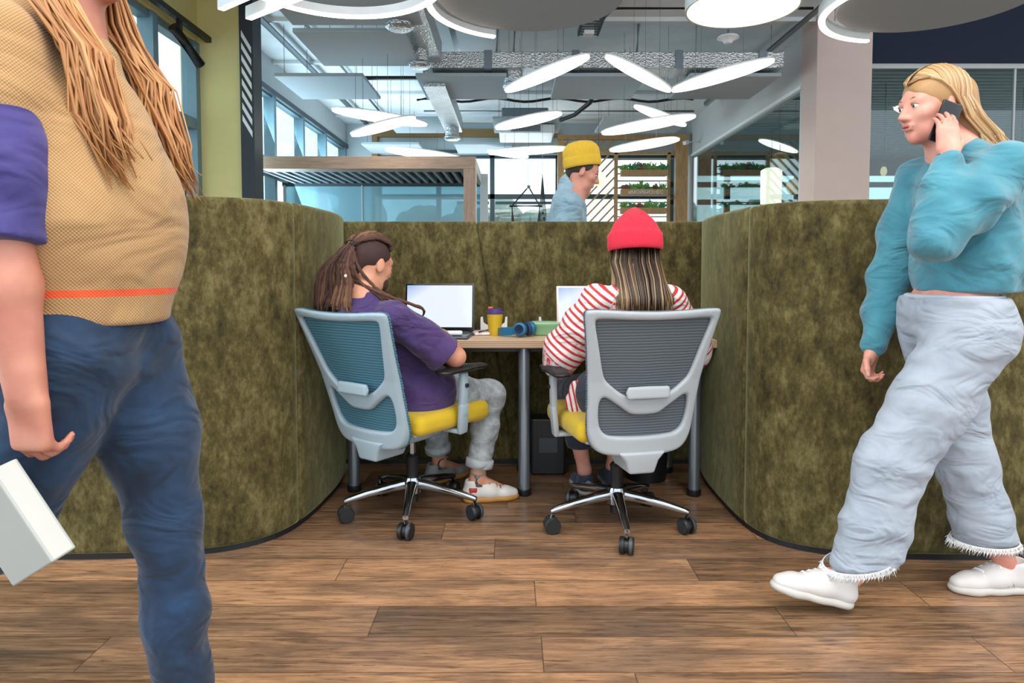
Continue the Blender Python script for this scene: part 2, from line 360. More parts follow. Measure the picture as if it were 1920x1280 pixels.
# cable trays, pipes, conduits
ct = thing('cable_tray', 'perforated metal cable tray going back along the ceiling near its middle', 'cable tray', (.95, 8, 3.98))
g = MB().b2((.82, 5, 3.98), (.84, 8.6, 4.04)).b2((1.06, 5, 3.98), (1.08, 8.6, 4.04))
for i in range(40): g.b2((.82, 5+i*.09, 3.98), (1.08, 5.05+i*.09, 3.985))
obj('tray_body', g, M['dgrey'], ct)
obj('junction_box', MB().b2((.88, 8.35, 3.93), (1.0, 8.5, 3.98), .005), M['white'], ct)
def pipe(pts, r, m, label, name='ceiling_pipe', cat='pipe', group=None): return tag(obj(name, MB().tube(pts, r, 8), m, smooth=50), label, cat, group)
pipe([(-3.05, 4, 4.1), (-3.05, 14.7, 4.1)], .045, M['dgrey'], 'dark pipe under the ceiling along the left window wall')
pipe([(-2.6, 4, 4.15), (-2.6, 14.7, 4.15)], .02, M['dgrey'], 'thin conduit next to the dark pipe along the left window wall')
pipe([(-.72, 4, 3.95), (-.72, 10.2, 3.95)], .035, M['steel'], 'bright steel pipe beside the foil duct running back')
pipe([(3.55, 6, 4.08), (3.55, 12.5, 4.08)], .05, M['steel'], 'steel pipe under the ceiling along the right wall')
pipe([(.3, 8.0, 4.1), (3.5, 8.0, 4.1)], .018, M['black'], 'black conduit across the ceiling just ahead of the crossing duct', 'conduit')
pipe([(.3, 7.6, 4.16), (3.6, 7.7, 4.16)], .010, mat('orange_cable', '#c8543c', .5), 'thin red cable across the ceiling near the picture top', 'cable', 'cable')
pipe([(-1.9+.15*i, 9.35, 3.93+.012*math.sin(i*1.3)) for i in range(36)], .02, M['black'], 'black cable bundle sagging across behind the crossing duct', 'cable', 'cable')
pipe([(-1.6+.15*i, 11.5, 3.90+.03*math.sin(i*.9)) for i in range(32)], .022, M['black'], 'wavy black cable across the ceiling before the far panels', 'cable', 'cable')
pipe([(-1.6, 12.4, 3.92), (3.3, 12.4, 3.92)], .02, M['steel'], 'straight steel conduit across the ceiling towards the far wall', 'conduit')
pipe([(1.3, 7.3, 4.1), (1.05, 8.6, 4.1)], .03, M['steel'], 'slanting steel pipe in front of the crossing duct near the cable tray')
pipe([(2.6, 7.0, 4.12), (2.35, 8.6, 4.12)], .02, M['steel'], 'slanting steel pipe ahead of the crossing duct under the round lamp')
pipe([(1.28, 9.6, 4.0), (1.28, 10.2, 3.85), (1.2, 10.5, 3.62), (1.0, 10.9, 3.52), (.8, 11.2, 3.5)], .035, M['black'], 'thick black hose curving down between hanging panels', 'hose', 'hose')
tag(obj('light_track', MB().b2((-2.65, 9.2, 3.62), (-.95, 9.26, 3.66)), M['black']), 'black track bar across the ceiling behind the front felt panel', 'light track')
# felt acoustic panels
def panel(x0, x1, y, label, dy=1.18, z=3.52):
    t = thing('ceiling_baffle', label, 'acoustic panel', ((x0+x1)/2, y+dy/2, z), 0, 'felt panels hung under the ceiling')
    obj('felt_board', MB().b2((x0, y, z), (x1, y+dy, z+.045), .004), M['felt'], t)
    for a in (x0+.1, x1-.1):
        for b in (y+.1, y+dy-.1): obj('suspension_wire', MB().tube([(a, b, z+.045), (a, b, 4.198)], .004, 5), M['wire'], t)
panel(-2.27, -1.12, 7.10, 'wide grey felt panel nearest on the left, next to the foil duct')
panel(-2.20, -.90, 5.72, 'grey felt panel cut by the picture top, ahead of the nearest left one')
panel(-3.03, -1.90, 8.72, 'grey felt panel near the left window wall, above the crossed pair of lamps')
panel(-1.23, -.07, 8.72, 'grey felt panel under the crossing duct, left of the first slanted lamp')
panel(.56, 1.72, 8.72, 'grey felt panel behind the two slanted lamps that form a V')
panel(2.27, 3.43, 8.72, 'grey felt panel by the right wall behind the long slanted lamp')
panel(-2.10, -1.05, 11.2, 'grey felt panel behind the crossed lamps, left of the short duct')
panel(-.32, .84, 11.2, 'grey felt panel over the air conditioner cassette')
panel(1.50, 2.96, 11.2, 'wide pale felt panel above the lattice, behind crossing lamps')
panel(-2.99, -1.85, 13.5, 'far grey felt panel above the wooden booth', 1.1)
panel(-1.15, .0, 13.5, 'far grey felt panel in front of the big back window', 1.1)
ac = thing('air_conditioner', 'white ceiling cassette air conditioner hanging at the middle of the hall', 'air conditioner', (.35, 12, 3.35))
obj('housing', MB().b2((-.18, 11.6, 3.52), (.62, 12.4, 3.8), .02), M['steel'], ac)
obj('grille_frame', MB().b2((-.22, 11.5, 3.36), (.72, 12.45, 3.50), .02), M['lampw'], ac)
g = MB()
for i in range(9): g.b2((-.02, 11.485, 3.38+i*.012), (.48, 11.5, 3.386+i*.012))
obj('grille', g, M['dgrey'], ac)
# ------------------------------------------------------------------ pendants
def disc_lamp(pa, pb, th, label, zt=3.05, d=None, wires=True):
    (ax, ay), (bx, by) = pa, pb; cx, cy = (ax+bx)/2, (ay+by)/2
    if d is None: d = (zt-1.1)*FPX/(500-cy)
    A = P(ax, ay, d); B = P(bx, by, d); C = (A+B)/2; R = (A-B).length/2; r = min(.6, th/math.hypot(ax-bx, ay-by))
    view = (Vector((0, 0, CAMZ))-C).normalized(); e1 = (B-A).normalized(); e1 = (e1-view*e1.dot(view)).normalized(); e2 = view.cross(e1)
    if e2.z > 0: e2 = -e2
    nrm = (view*r+e2*math.sqrt(1-r*r)).normalized()     # faces down towards the room
    t = thing('pendant_lamp', label, 'pendant lamp', C, 0, 'slanted disc pendant lamps')
    obj('diffuser', MB().lathe([(R*.02, -.006), (R*.6, 0.0), (R*.93, .004), (R*.985, .014)], C, 48, nrm), M['lamp'], t, 60)
    obj('rim', MB().lathe([(R*.985, .0), (R, .003), (R, .016), (R*.97, .022), (.01, .024)], C-nrm*.02, 48, nrm), M['lampw'], t, 60)
    up = -nrm; x = nrm.cross(Vector((0, 0, 1))).normalized(); y = nrm.cross(x)
    for s_, tt in ((.7, 0), (-.7, 0), (0, .6)):
        q0 = C+x*R*s_+y*R*tt+up*.03
        top = 4.198 if q0.x < 3.8 else 3.9
        obj('suspension_wire', MB().tube([q0, (q0.x, q0.y, top)], .003, 5), M['wire'], t)
    return t
disc_lamp((946, 171), (1105, 105), 21, 'slanted disc lamp rising to the right, left arm of the V shaped pair')
disc_lamp((1134, 104), (1259, 171), 18, 'slanted disc lamp falling to the right, in the middle of the front row')
disc_lamp((1261, 169), (1445, 115), 21, 'long slanted disc lamp rising to the right beside the column wall')
disc_lamp((928, 240), (1054, 212), 17, 'disc lamp just in front of the air conditioner')
disc_lamp((1188, 198), (1287, 235), 14, 'short disc lamp falling to the right behind a longer crossing one', 3.4)
disc_lamp((1128, 250), (1302, 218), 18, 'long disc lamp crossed by a short one, right of the air conditioner')
disc_lamp((1143, 282), (1273, 261), 14, 'disc lamp hanging in front of the planter lattice')
disc_lamp((915, 287), (1066, 278), 13, 'far disc lamp nearly level, next to the yellow beanie')
disc_lamp((913, 283), (992, 294), 10, 'far short disc lamp crossing the nearly level one', 3.35)
disc_lamp((625, 206), (801, 234), 17, 'left disc lamp falling to the right, upper one of the crossed pair')
disc_lamp((658, 253), (780, 220), 16, 'left disc lamp rising to the right, lower one of the crossed pair', 2.78)
disc_lamp((723, 280), (867, 298), 15, 'far disc lamp hanging over the wooden booth corner')
disc_lamp((1423, 262), (1495, 284), 12, 'disc lamp behind the side glass partition', d=11.5)
disc_lamp((1472, 236), (1540, 220), 11, 'small disc lamp behind the glass, half hidden by the column', d=12.5)
disc_lamp((1676, 200), (1720, 214), 12, 'disc lamp in the room behind the walking woman', d=11.0)
def led_arc(name, c, r, a0, a1, label, zl=2.95, hgt=.09):
    t = thing(name, label, 'pendant lamp', (c[0], c[1], zl))
    n = 80; fs = []; 
    def ring(rs, z0, z1):
        g = MB(); vs = []; f = []
        for i in range(n+1):
            a = a0+(a1-a0)*i/n; ca, sa = math.cos(a), math.sin(a)
            for rr, zz in ((rs[0], z0), (rs[1], z0), (rs[1], z1), (rs[0], z1)): vs.append((c[0]+rr*ca, c[1]+rr*sa, zz))
        for i in range(n):
            for k in range(4): f.append((i*4+k, i*4+(k+1) % 4, i*4+4+(k+1) % 4, i*4+4+k))
        f += [(3, 2, 1, 0), (n*4, n*4+1, n*4+2, n*4+3)]
        return g.add(vs, f)
    obj('housing', ring((r-.025, r+.025), zl, zl+hgt), M['lampw'], t, 40)
    obj('led_strip', ring((r-.020, r+.020), zl-.014, zl-.001), M['led'], t)
    for k in range(3):
        a = a0+(a1-a0)*(k+.5)/3; g = MB().tube([(c[0]+r*math.cos(a), c[1]+r*math.sin(a), zl+hgt), (c[0]+r*math.cos(a), c[1]+r*math.sin(a), 4.195)], .004, 5); obj('suspension_wire', g, M['wire'], t)
    return t
led_arc('ring_lamp', (-1.078, 4.255), .636, 0, 2*PI, 'big glowing ring pendant cut by the picture top, over the seated man', 2.88, .055)
led_arc('arc_lamp', (.13, 4.88), .72, math.radians(112), math.radians(285), 'curved light strip hugging the round panel over the middle', 2.96)
led_arc('arc_lamp', (3.02, 4.93), .73, math.radians(97), math.radians(270), 'curved light strip hugging the round panel on the right side', 2.96)
for (cx, cy, lb) in ((.135, 4.9, 'round grey felt panel hanging at the picture top in the middle'), (3.05, 4.93, 'round grey felt panel hanging over the walking woman')):
    t = thing('round_ceiling_baffle', lb, 'acoustic panel', (cx, cy, 3.0))
    obj('felt_disc', MB().lathe([(.01, 0), (.655, 0), (.665, .01), (.665, .04), (.655, .05), (.01, .05)], (cx, cy, 3.0), 72), M['felt'], t, 40)
    for a in (0, 2.1, 4.2): g = MB().tube([(cx+.4*math.cos(a), cy+.4*math.sin(a), 3.05), (cx+.4*math.cos(a), cy+.4*math.sin(a), 4.195)], .004, 5); obj('suspension_wire', g, M['wire'], t)
t = thing('round_lamp', 'large round drum pendant glowing warm white ahead of the column', 'pendant lamp', (1.70, 5.08, 3.0))
obj('drum', MB().lathe([(.405, .002), (.412, 0), (.412, .09), (.40, .10), (.01, .10)], (1.70, 5.08, 3.0), 64), M['lampw'], t, 40)
obj('diffuser', MB().lathe([(.01, -.004), (.38, -.002), (.404, .004)], (1.70, 5.08, 3.0), 64), M['ledw'], t, 60)
obj('cable', MB().tube([(1.7, 5.08, 3.1), (1.7, 5.08, 4.197)], .006, 6), M['wire'], t)
t = thing('smoke_detector', 'small white dome detector hanging behind the round drum lamp', 'detector', P(1365, 72, 7.6))
c = P(1365, 72, 7.6); obj('dome', MB().lathe([(.01, -.06), (.04, -.055), (.06, -.02), (.12, 0), (.11, .02), (.01, .02)], c, 24), M['white'], t, 50)
obj('stem', MB().tube([c, (c.x, c.y, 4.2)], .012, 6), M['wire'], t)
def led_bar(a, b, label):
    a = Vector(a); b = Vector(b); t = thing('linear_lamp', label, 'pendant lamp', (a+b)/2)
    obj('profile', MB().beam(a, b, .05, .08, .004), M['lampw'], t); dz = Vector((0, 0, -.043)); obj('led_strip', MB().beam(a+dz, b+dz, .042, .008), M['led'], t)
    for k in (.2, .8): q0 = a+(b-a)*k; obj('suspension_wire', MB().tube([q0, (q0.x, q0.y, 4.198)], .004, 5), M['wire'], t)
led_bar(P(466, 24, 4.85), P(600, -32, 4.2), 'straight light bar whose end meets the glowing ring')
led_bar(P(414, 6, 4.7), P(520, -42, 4.2), 'straight light bar above the dark post, mostly out of the picture')
# globe lamps
def globe(px, py, d, r, label, m=M['globe']):
    c = P(px, py, d); t = thing('globe_lamp', label, 'pendant lamp', c)
    obj('globe', MB().ball(c, r, 24), m, t, True); obj('cord', MB().tube([c+Vector((0, 0, r)), (c.x, c.y, 3.7 if c.x > 3.8 else 4.2)], .005, 5), M['black'], t)
globe(1122, 335, 11.5, .125, 'warm glowing globe lamp hanging before the lattice by the man in the beanie')
amber = mat('amber_shade', '#d9a868', .6)
globe(1462, 304, 11.2, .16, 'amber globe lampshade behind the side glass partition', amber)
globe(1490, 350, 10.6, .13, 'amber globe lampshade low behind the glass beside the column', amber)
c = P(1446, 345, 10.4); t = thing('cylinder_lamp', 'white glowing cylinder lamp behind the side glass partition', 'pendant lamp', c)
obj('shade', MB().lathe([(.15, -.3), (.155, .2), (.10, .24), (.01, .25)], c, 32), M['ledw'], t, 50); obj('cord', MB().tube([c+Vector((0, 0, .25)), (c.x, c.y, 3.7)], .005, 5), M['black'], t)
c = P(1657, 318, 9.6); t = thing('bulb_lamp', 'bare bulb on a black cord behind the glass, beside the column', 'pendant lamp', c)
obj('bulb', MB().lathe([(.005, -.09), (.03, -.075), (.045, -.03), (.035, .02), (.02, .04)], c, 20), emis('filament_bulb', '#ffd9a0', .8), t, True)
obj('socket', MB().lathe([(.022, .04), (.026, .1), (.01, .12)], c, 16), M['black'], t, 40); obj('cord', MB().tube([c+Vector((0, 0, .1)), (c.x, c.y, 3.67)], .006, 6), M['black'], t)
c = P(1915, 290, 9.8); t = thing('dome_lamp', 'white dome pendant behind the glass at the right picture edge', 'pendant lamp', c)
obj('dome', MB().lathe([(.20, -.08), (.19, 0), (.12, .09), (.02, .13)], c, 32), M['lampw'], t, True); obj('cord', MB().tube([c+Vector((0, 0, .12)), (c.x, c.y, 3.67)], .005, 5), M['black'], t)
# track spotlight by the yellow window
t = thing('spotlight', 'black cylinder spotlight hanging off the track over the yellow side window', 'spotlight', (-3.42, 7.2, 3.5))
obj('track', MB().b2((-3.50, 4.5, 3.66), (-3.44, 7.95, 3.72)), M['black'], t)
obj('bracket', MB().b2((-3.49, 7.14, 3.54), (-3.45, 7.20, 3.66)), M['black'], t)
obj('can', MB().tube([(-3.50, 7.1, 3.58), (-3.40, 7.48, 3.30)], .055, 20), M['black'], t, 50)
# ------------------------------------------------------------------ booth / pergola
Y1 = 8.76; Y2 = 10.5; XA, XB = -3.25, -.47; Z0, Z1 = 2.36, 2.52
b = thing('wooden_booth', 'open meeting booth with a grey oak portal frame, slatted roof and blue tinted back glass', 'booth', ((XA+XB)/2, Y1, 0))
obj('portal_beam', MB().b2((XA, Y1, Z0), (XB, Y1+.30, Z1), .004), M['wood'], b)
obj('portal_post', MB().b2((XB-.155, Y1, 0), (XB, Y1+.30, Z0), .004), M['woodv'], b)
obj('side_beam', MB().b2((XB-.05, Y1+.3, Z0), (XB+.0, Y2, Z1), .003), M['wallgrey'], b)
obj('rear_post', MB().b2((XB-.02, Y2-.1, 0), (XB+.10, Y2, Z1)), M['wallgrey'], b)
r3 = random.Random(5)
for i in range(24):
    x = XA-.25+i*.128
    sl_ = obj('roof_slat', MB().beam((x, Y1+.3, Z0+.06), (x+.02, Y2, Z0+.06), .045, .07), M['slatw'], b)
g = MB()
for i in range(22):
    yy = r3.uniform(Y1+.5, Y2-.5); x = XA-.2+i*.128; g.b2((x+.045, yy, Z0+.03), (x+.10, yy+r3.uniform(.25, .5), Z0+.08))
obj('gap_shade_strip', g, M['dark'], b); obj('gap_shade_board', MB().b2((XA-.2, Y1+.3, Z0+.13), (XB-.06, Y2, Z0+.15)), M['dark'], b)  # dark strips and board added only to darken the gaps between slats
obj('rear_beam', MB().b2((XA-.3, Y2, Z0-.02), (XB, Y2+.06, Z1)), M['framedark'], b)
obj('back_glass', MB().b2((XA-.25, Y2, .1), (-2.32, Y2+.012, Z0-.02)).b2((-2.315, Y2, .1), (XB-.02, Y2+.012, Z0-.02)), M['glassb'], b)
obj('glass_frame', MB().b2((XA-.28, Y2-.02, .05), (XA-.25, Y2+.03, Z0)).b2((-2.325, Y2-.01, .1), (-2.31, Y2+.02, Z0)), M['wallwhite'], b)
# ------------------------------------------------------------------ lattice with planters at the far window
YL = YB-.35
def LX(px): return PX(px, YL)
def LZ(py): return CAMZ+(500-py)/FPX*YL
lt = thing('wooden_lattice', 'warm wood lattice screen of diagonal and level slats before the far window', 'lattice', (LX(1160), YL, 0))
def lbox(name, x0, x1, z0, z1, dy=.1, yo=0): return obj(name, MB().b2((x0, YL+yo, z0), (x1, YL+yo+dy, z1)), M['lattice'], lt)
lbox('post', LX(1045), LX(1057), 0, LZ(258)); lbox('post', LX(1151), LX(1157), 0, LZ(288)); lbox('post', LX(1250), LX(1255), 0, LZ(288))
lbox('wide_post', LX(1263), LX(1285), 0, LZ(256), .18, -.1); lbox('top_beam', LX(1045), LX(1285), LZ(264), LZ(256), .12, -.02); lbox('middle_beam', LX(1057), LX(1263), LZ(291), LZ(286), .1)
x0, x1 = LX(1057), LX(1151); zb, ztp = .6, LZ(266)
k = 0
for i in range(26):       # diagonal slats clipped to the panel
    c0 = zb-(x1-x0)*1.05+i*.20; sl_ = 1.05
    xa, xb = x0, x1; za, zc = c0, c0+(x1-x0)*sl_
    if za < zb: xa = x0+(zb-za)/sl_; za = zb
    if zc > ztp: xb = x0+(ztp-c0)/sl_; zc = ztp
    if xb-xa > .08: obj('diagonal_slat', MB().beam((xa, YL+.05, za), (xb, YL+.05, zc), .05, .035), M['lattice'], lt)
for i in range(18):
    z = LZ(299)-i*.152
    if z > .6: obj('level_slat', MB().b2((LX(1157), YL+.03, z-.022), (LX(1250), YL+.08, z)), M['lattice'], lt)
r4 = random.Random(11)
def plant(x, y, z, m, h, label, grp):
    g = MB()
    for k in range(26):
        a = r4.uniform(0, 2*PI); e = r4.uniform(.3, 1.4); L = h*r4.uniform(.5, 1.0); d = Vector((math.cos(a)*math.cos(e), math.sin(a)*math.cos(e)*.6, math.sin(e)))
        s0 = Vector((x, y, z)); m_ = s0+d*L*.6; e_ = s0+d*L+Vector((d.x*.04, 0, -.03)); sd = d.cross(Vector((0, 1, .2))).normalized()*.022
        g.add([s0, m_-sd, e_, m_+sd], [(0, 1, 2), (0, 2, 3)])
        for q_ in range(2):
            b_ = s0+d*L*r4.uniform(.3, .8); d2 = Vector((r4.uniform(-1, 1), r4.uniform(-.4, .4), r4.uniform(.1, 1))).normalized()*.06; s2 = d2.cross(Vector((0, 1, 0))).normalized()*.014
            g.add([b_, b_+d2*.5+s2, b_+d2, b_+d2*.5-s2], [(0, 1, 2, 3)])
    tag(obj('planter_plant', g, m, loc=(x, y, z)), label, 'plant', grp)
rows = [('top', 322, 333), ('middle', 357, 369), ('bottom', 391, 402)]
for i, (nm, y0, y1) in enumerate(rows):
    p = thing('planter_box', 'long wooden planter box on the lattice, %s' % ('topmost of the three' if i == 0 else 'middle one bearing white lettering' if i == 1 else 'lowest one just above the red beanie'), 'planter', (LX(1203), YL-.1, LZ(y1)))
    xa, xb = LX(1161), LX(1245); za, zb2 = LZ(y1), LZ(y0)
    obj('trough', MB().b2((xa, YL-.2, za), (xb, YL-.02, zb2), .005), M['lattice'], p)
    if i == 1:
        cu = bpy.data.curves.new('lettering', 'FONT'); cu.body = '#МОЙБИЗНЕС'; cu.size = .105; cu.align_x = 'CENTER'; cu.extrude = .002
        to = bpy.data.objects.new('tmp', cu); COL.objects.link(to); bpy.context.view_layer.update()
        me = bpy.data.meshes.new_from_object(to.evaluated_get(bpy.context.evaluated_depsgraph_get())); bpy.data.objects.remove(to)
        g = MB(); c = Vector((LX(1206), YL-.203, (za+zb2)/2-.035)); R = Matrix.Rotation(PI/2, 3, 'X')
        g.add([c+R @ v.co for v in me.vertices], [tuple(f.vertices) for f in me.polygons]); obj('lettering', g, M['white'], p)
    kinds = [('leafy green', M['leaf']), ('dark fern like', M['leafb']), ('reddish leaved', M['leafr']), ('bushy green', M['leaf'])]
    for k in range(6):
        kn, km = kinds[(k+i*2) % 4]
        plant(xa+.08+(xb-xa-.16)*k/5, YL-.11, zb2-.01, km, r4.uniform(.14, .24), '%s plant in the %s planter box, %s from its left end' % (kn, nm, ('first', 'second', 'third', 'fourth', 'fifth', 'sixth')[k]), 'plants in the lattice planters')
# camera on wall
c = Vector((3.55, YB-1.0, 3.62)); t = thing('security_camera', 'small white security camera on the wall over the partition corner', 'camera', c)
obj('camera_body', MB().beam(c, c+Vector((-.10, -.16, -.05)), .08, .08, .02), M['white'], t); obj('bracket', MB().tube([c, c+Vector((.25, .05, .0))], .02, 8), M['white'], t)
# hanging macrame chair
def rope(g, a, b, r=.012, sag=0, n=8):
    a = Vector(a); b = Vector(b); pts = []
    for i in range(n+1):
        t_ = i/n; p_ = a.lerp(b, t_); p_.z -= sag*4*t_*(1-t_); pts.append(p_)
    g.tube(pts, r, 6)
YH = 10.6
hc = thing('hanging_chair', 'black rope hanging chair with a spreader bar before the far window', 'hanging chair', PX(985, YH) and (PX(985, YH), YH, .4))
top = P(991, 350, YH); bl = P(960, 386, YH); br = P(1012, 386, YH)
g = MB(); rope(g, top, bl); rope(g, top, br); obj('upper_rope', g, M['black'], hc); obj('hook', MB().ball(top, .03, 10), M['steel'], hc)
obj('hang_line', MB().tube([top, (top.x, top.y, ZC)], .004, 5), M['wire'], hc)
obj('spreader_bar', MB().tube([bl+Vector((-.04, 0, 0)), br+Vector((.04, 0, 0))], .02, 10), M['black'], hc)
g = MB(); 
for s_ in (-1, 1):
    e_ = bl if s_ < 0 else br
    for k in range(4): rope(g, e_, (e_.x-s_*.05*k+.03*k*0, YH+.12*(k-1.5), .75), .010, .02)
obj('side_rope', g, M['black'], hc)
g = MB(); g.tube([(bl.x, YH, .75), (bl.x+.1, YH, .48), (br.x-.1, YH, .48), (br.x, YH, .75)], .05, 10); obj('seat_sling', g, M['black'], hc, True)
hc = thing('hanging_chair', 'second black rope chair seen side on as a tight bundle of ropes', 'hanging chair', (PX(1017, YH+.5), YH+.5, .4))
t0 = P(1017, 327, YH+.5); g = MB()
for k in range(7):
    x = PX(1011+k*2.2, YH+.5); rope(g, t0, (x, YH+.4+.04*k, 1.98), .006); rope(g, (x, YH+.4+.04*k, 1.98), (x+.03*math.sin(k*2), YH+.5, .7), .008)
obj('rope_bundle', g, M['black'], hc); g = MB()
for k in range(8): g.ball((PX(1017, YH+.5)+.03*math.sin(k*2.1), YH+.48, 1.98-.09*k), (.022, .02, .025), 8)
obj('rope_knots', g, M['black'], hc); obj('hang_line', MB().tube([t0, (t0.x, t0.y, ZC)], .004, 5), M['wire'], hc)
g = MB().ball((PX(1017, YH+.5), YH+.5, .62), (.15, .3, .12), 12); obj('seat_sling', g, M['black'], hc, True)
# ------------------------------------------------------------------ velvet pod
def resample(pts, step):
    pts = [Vector((p[0], p[1])) for p in pts]; out = [pts[0]]; 
    for a, b in zip(pts[:-1], pts[1:]):
        n = max(1, int(round((b-a).length/step)))
        for i in range(1, n+1): out.append(a.lerp(b, i/n))
    return out
def arc2(c, r, a0, a1, n=14): return [(c[0]+r*math.cos(math.radians(a0+(a1-a0)*i/n)), c[1]+r*math.sin(math.radians(a0+(a1-a0)*i/n))) for i in range(n+1)]
def smooth2(pts, it):
    for _ in range(it):
        q = [p.copy() for p in pts]
        for i in range(1, len(pts)-1): q[i] = (pts[i-1]+pts[i]*2+pts[i+1])/4
        pts = q
    return pts
left_path = smooth2(resample([(-4.6, 2.455), (-1.70, 2.475), (-1.40, 2.49), (-1.15, 2.525), (-1.02, 2.585), (-.925, 2.69), (-.885, 2.83), (-.865, 3.0), (-.85, 3.3), (-.87, 3.5), (-.895, 3.63), (-.94, 3.69), (-1.0, 3.715)][:-1], .02), 30)
right_path = smooth2(resample([(4.6, 2.475), (1.60, 2.475), (1.38, 2.485), (1.20, 2.515), (1.06, 2.58), (.99, 2.69), (.968, 2.83), (.963, 3.0), (.965, 3.3), (.985, 3.5), (1.01, 3.63), (1.04, 3.70)], .02), 30)
back_path = resample([(-.95, 3.72), (1.07, 3.72)], .02)
def seglen(pts):
    L = [0]
    for a, b in zip(pts[:-1], pts[1:]): L.append(L[-1]+(b-a).length)
    return L
def pod_panel(par, path, fa, fb, mat_, side, H, th=.10, z0=.02):
    """loft a padded panel along a path between two seams given as functions of the height"""
    L = seglen(path)
    def at(s):
        s = max(0, min(L[-1], s))
        import bisect
        i = min(max(bisect.bisect_right(L, s)-1, 0), len(path)-2); t = (s-L[i])/max(1e-9, L[i+1]-L[i])
        p = path[i].lerp(path[i+1], t); j0 = max(0, i-1); j1 = min(len(path)-1, i+2); d = (path[j1]-path[j0]).normalized()
        return p, Vector((-d.y, d.x))*side
    # profile around: (offset into wall from the visible face, z)
    r = .022; prof = []
    nz = 16
    for i in range(nz+1): prof.append((0, z0+r+(H-z0-2*r)*i/nz))
    for i in range(1, 6): a = PI/2*i/5; prof.append((r-r*math.cos(a), H-r+r*math.sin(a)))
    for i in range(0, 5): a = PI/2*i/5; prof.append((th-r+r*math.sin(a), H-r+r*math.cos(a)))
    for i in range(nz+1): prof.append((th, H-r-(H-z0-2*r)*i/nz))
    for i in range(1, 5): a = PI/2*i/5; prof.append((th-r+r*math.cos(a), z0+r-r*math.sin(a)))
    for i in range(0, 5): a = PI/2*i/5; prof.append((r-r*math.sin(a), z0+r-r*math.cos(a)))
    m = len(prof); ns = max(8, int((fb(0)-fa(0))/.03)); vs = []; fs = []
    ts = [0, .0]+[i/ns for i in range(ns+1)]+[1.0]
    e = .012; steps = []
    Ltot = fb(0)-fa(0)
    for u, ins in [(0, .018), (e*.3/Ltot, .008), (e/Ltot, .0)]: steps.append((u, ins))
    for i in range(1, ns): steps.append((e/Ltot+(1-2*e/Ltot)*i/ns, 0))
    for u, ins in [(1-e/Ltot, .0), (1-e*.3/Ltot, .008), (1, .018)]: steps.append((u, ins))
    for u, ins in steps:
        for off, z in prof:
            s = fa(z)+(fb(z)-fa(z))*u; p, nr = at(s)
            o = ins+(th-2*ins)*off/th; hm = (z0+H)/2; zz = hm+(z-hm)*(1-ins*.8/(H/2))
            vs.append((p.x+nr.x*o, p.y+nr.y*o, zz))
    for i in range(len(steps)-1):
        for k in range(m): fs.append((i*m+k, i*m+(k+1) % m, (i+1)*m+(k+1) % m, (i+1)*m+k))
    fs.append(tuple(range(m))); fs.append(tuple((len(steps)-1)*m+k for k in range(m-1, -1, -1)))
    return obj('upholstered_panel', MB().add(vs, fs), mat_, par, 60)
def at_y(path, y):      # arc length where the side wall reaches a depth
    L = seglen(path)
    for i, p in enumerate(path):
        if p.y >= y and abs(p.x) < 1.6: return L[i]
    return L[-1]
pod = thing('acoustic_pod', 'U shaped olive green velvet privacy screen wrapped around the desk', 'privacy screen', (0, 3.0, 0))
HL, HR, HB = 1.365, 1.35, 1.35
k_ = lambda c: (lambda z: c)
Ll = seglen(left_path)[-1]; Lr = seglen(right_path)[-1]; Lb = seglen(back_path)[-1]
sa = at_y(left_path, 2.80); pod_panel(pod, left_path, k_(.0), k_(sa-1.9), M['velvet'], 1, HL); pod_panel(pod, left_path, k_(sa-1.9), k_(sa), M['velvet'], 1, HL)
pod_panel(pod, left_path, k_(sa), k_(Ll), M['velvet'], 1, HL)
sr = at_y(right_path, 2.80); pod_panel(pod, right_path, k_(0), k_(sr-1.9), M['velvet'], -1, HR); pod_panel(pod, right_path, k_(sr-1.9), k_(sr), M['velvet'], -1, HR)
pod_panel(pod, right_path, k_(sr), k_(Lr), M['velvet'], -1, HR)
dg = lambda z: .755+(1.35-z)*.15
pod_panel(pod, back_path, k_(0), dg, M['velvet'], 1, HB); pod_panel(pod, back_path, dg, k_(Lb), M['velvet'], 1, HB)
# dark base strip
for path, sd in ((left_path, 1), (right_path, -1), (back_path, 1)):
    g = MB(); pp = path[::3]+[path[-1]]
    for a, b_ in zip(pp[:-1], pp[1:]):
        d = (b_-a).normalized(); nr = Vector((-d.y, d.x))*sd
        q = [a+nr*.012, b_+nr*.012, b_+nr*.085, a+nr*.085]; v = [(p.x, p.y, z) for z in (0, .03) for p in q]
        g.add(v, [(0, 1, 2, 3), (4, 7, 6, 5), (0, 4, 5, 1), (1, 5, 6, 2), (2, 6, 7, 3), (3, 7, 4, 0)])
    obj('base_strip', g, M['black'], pod)
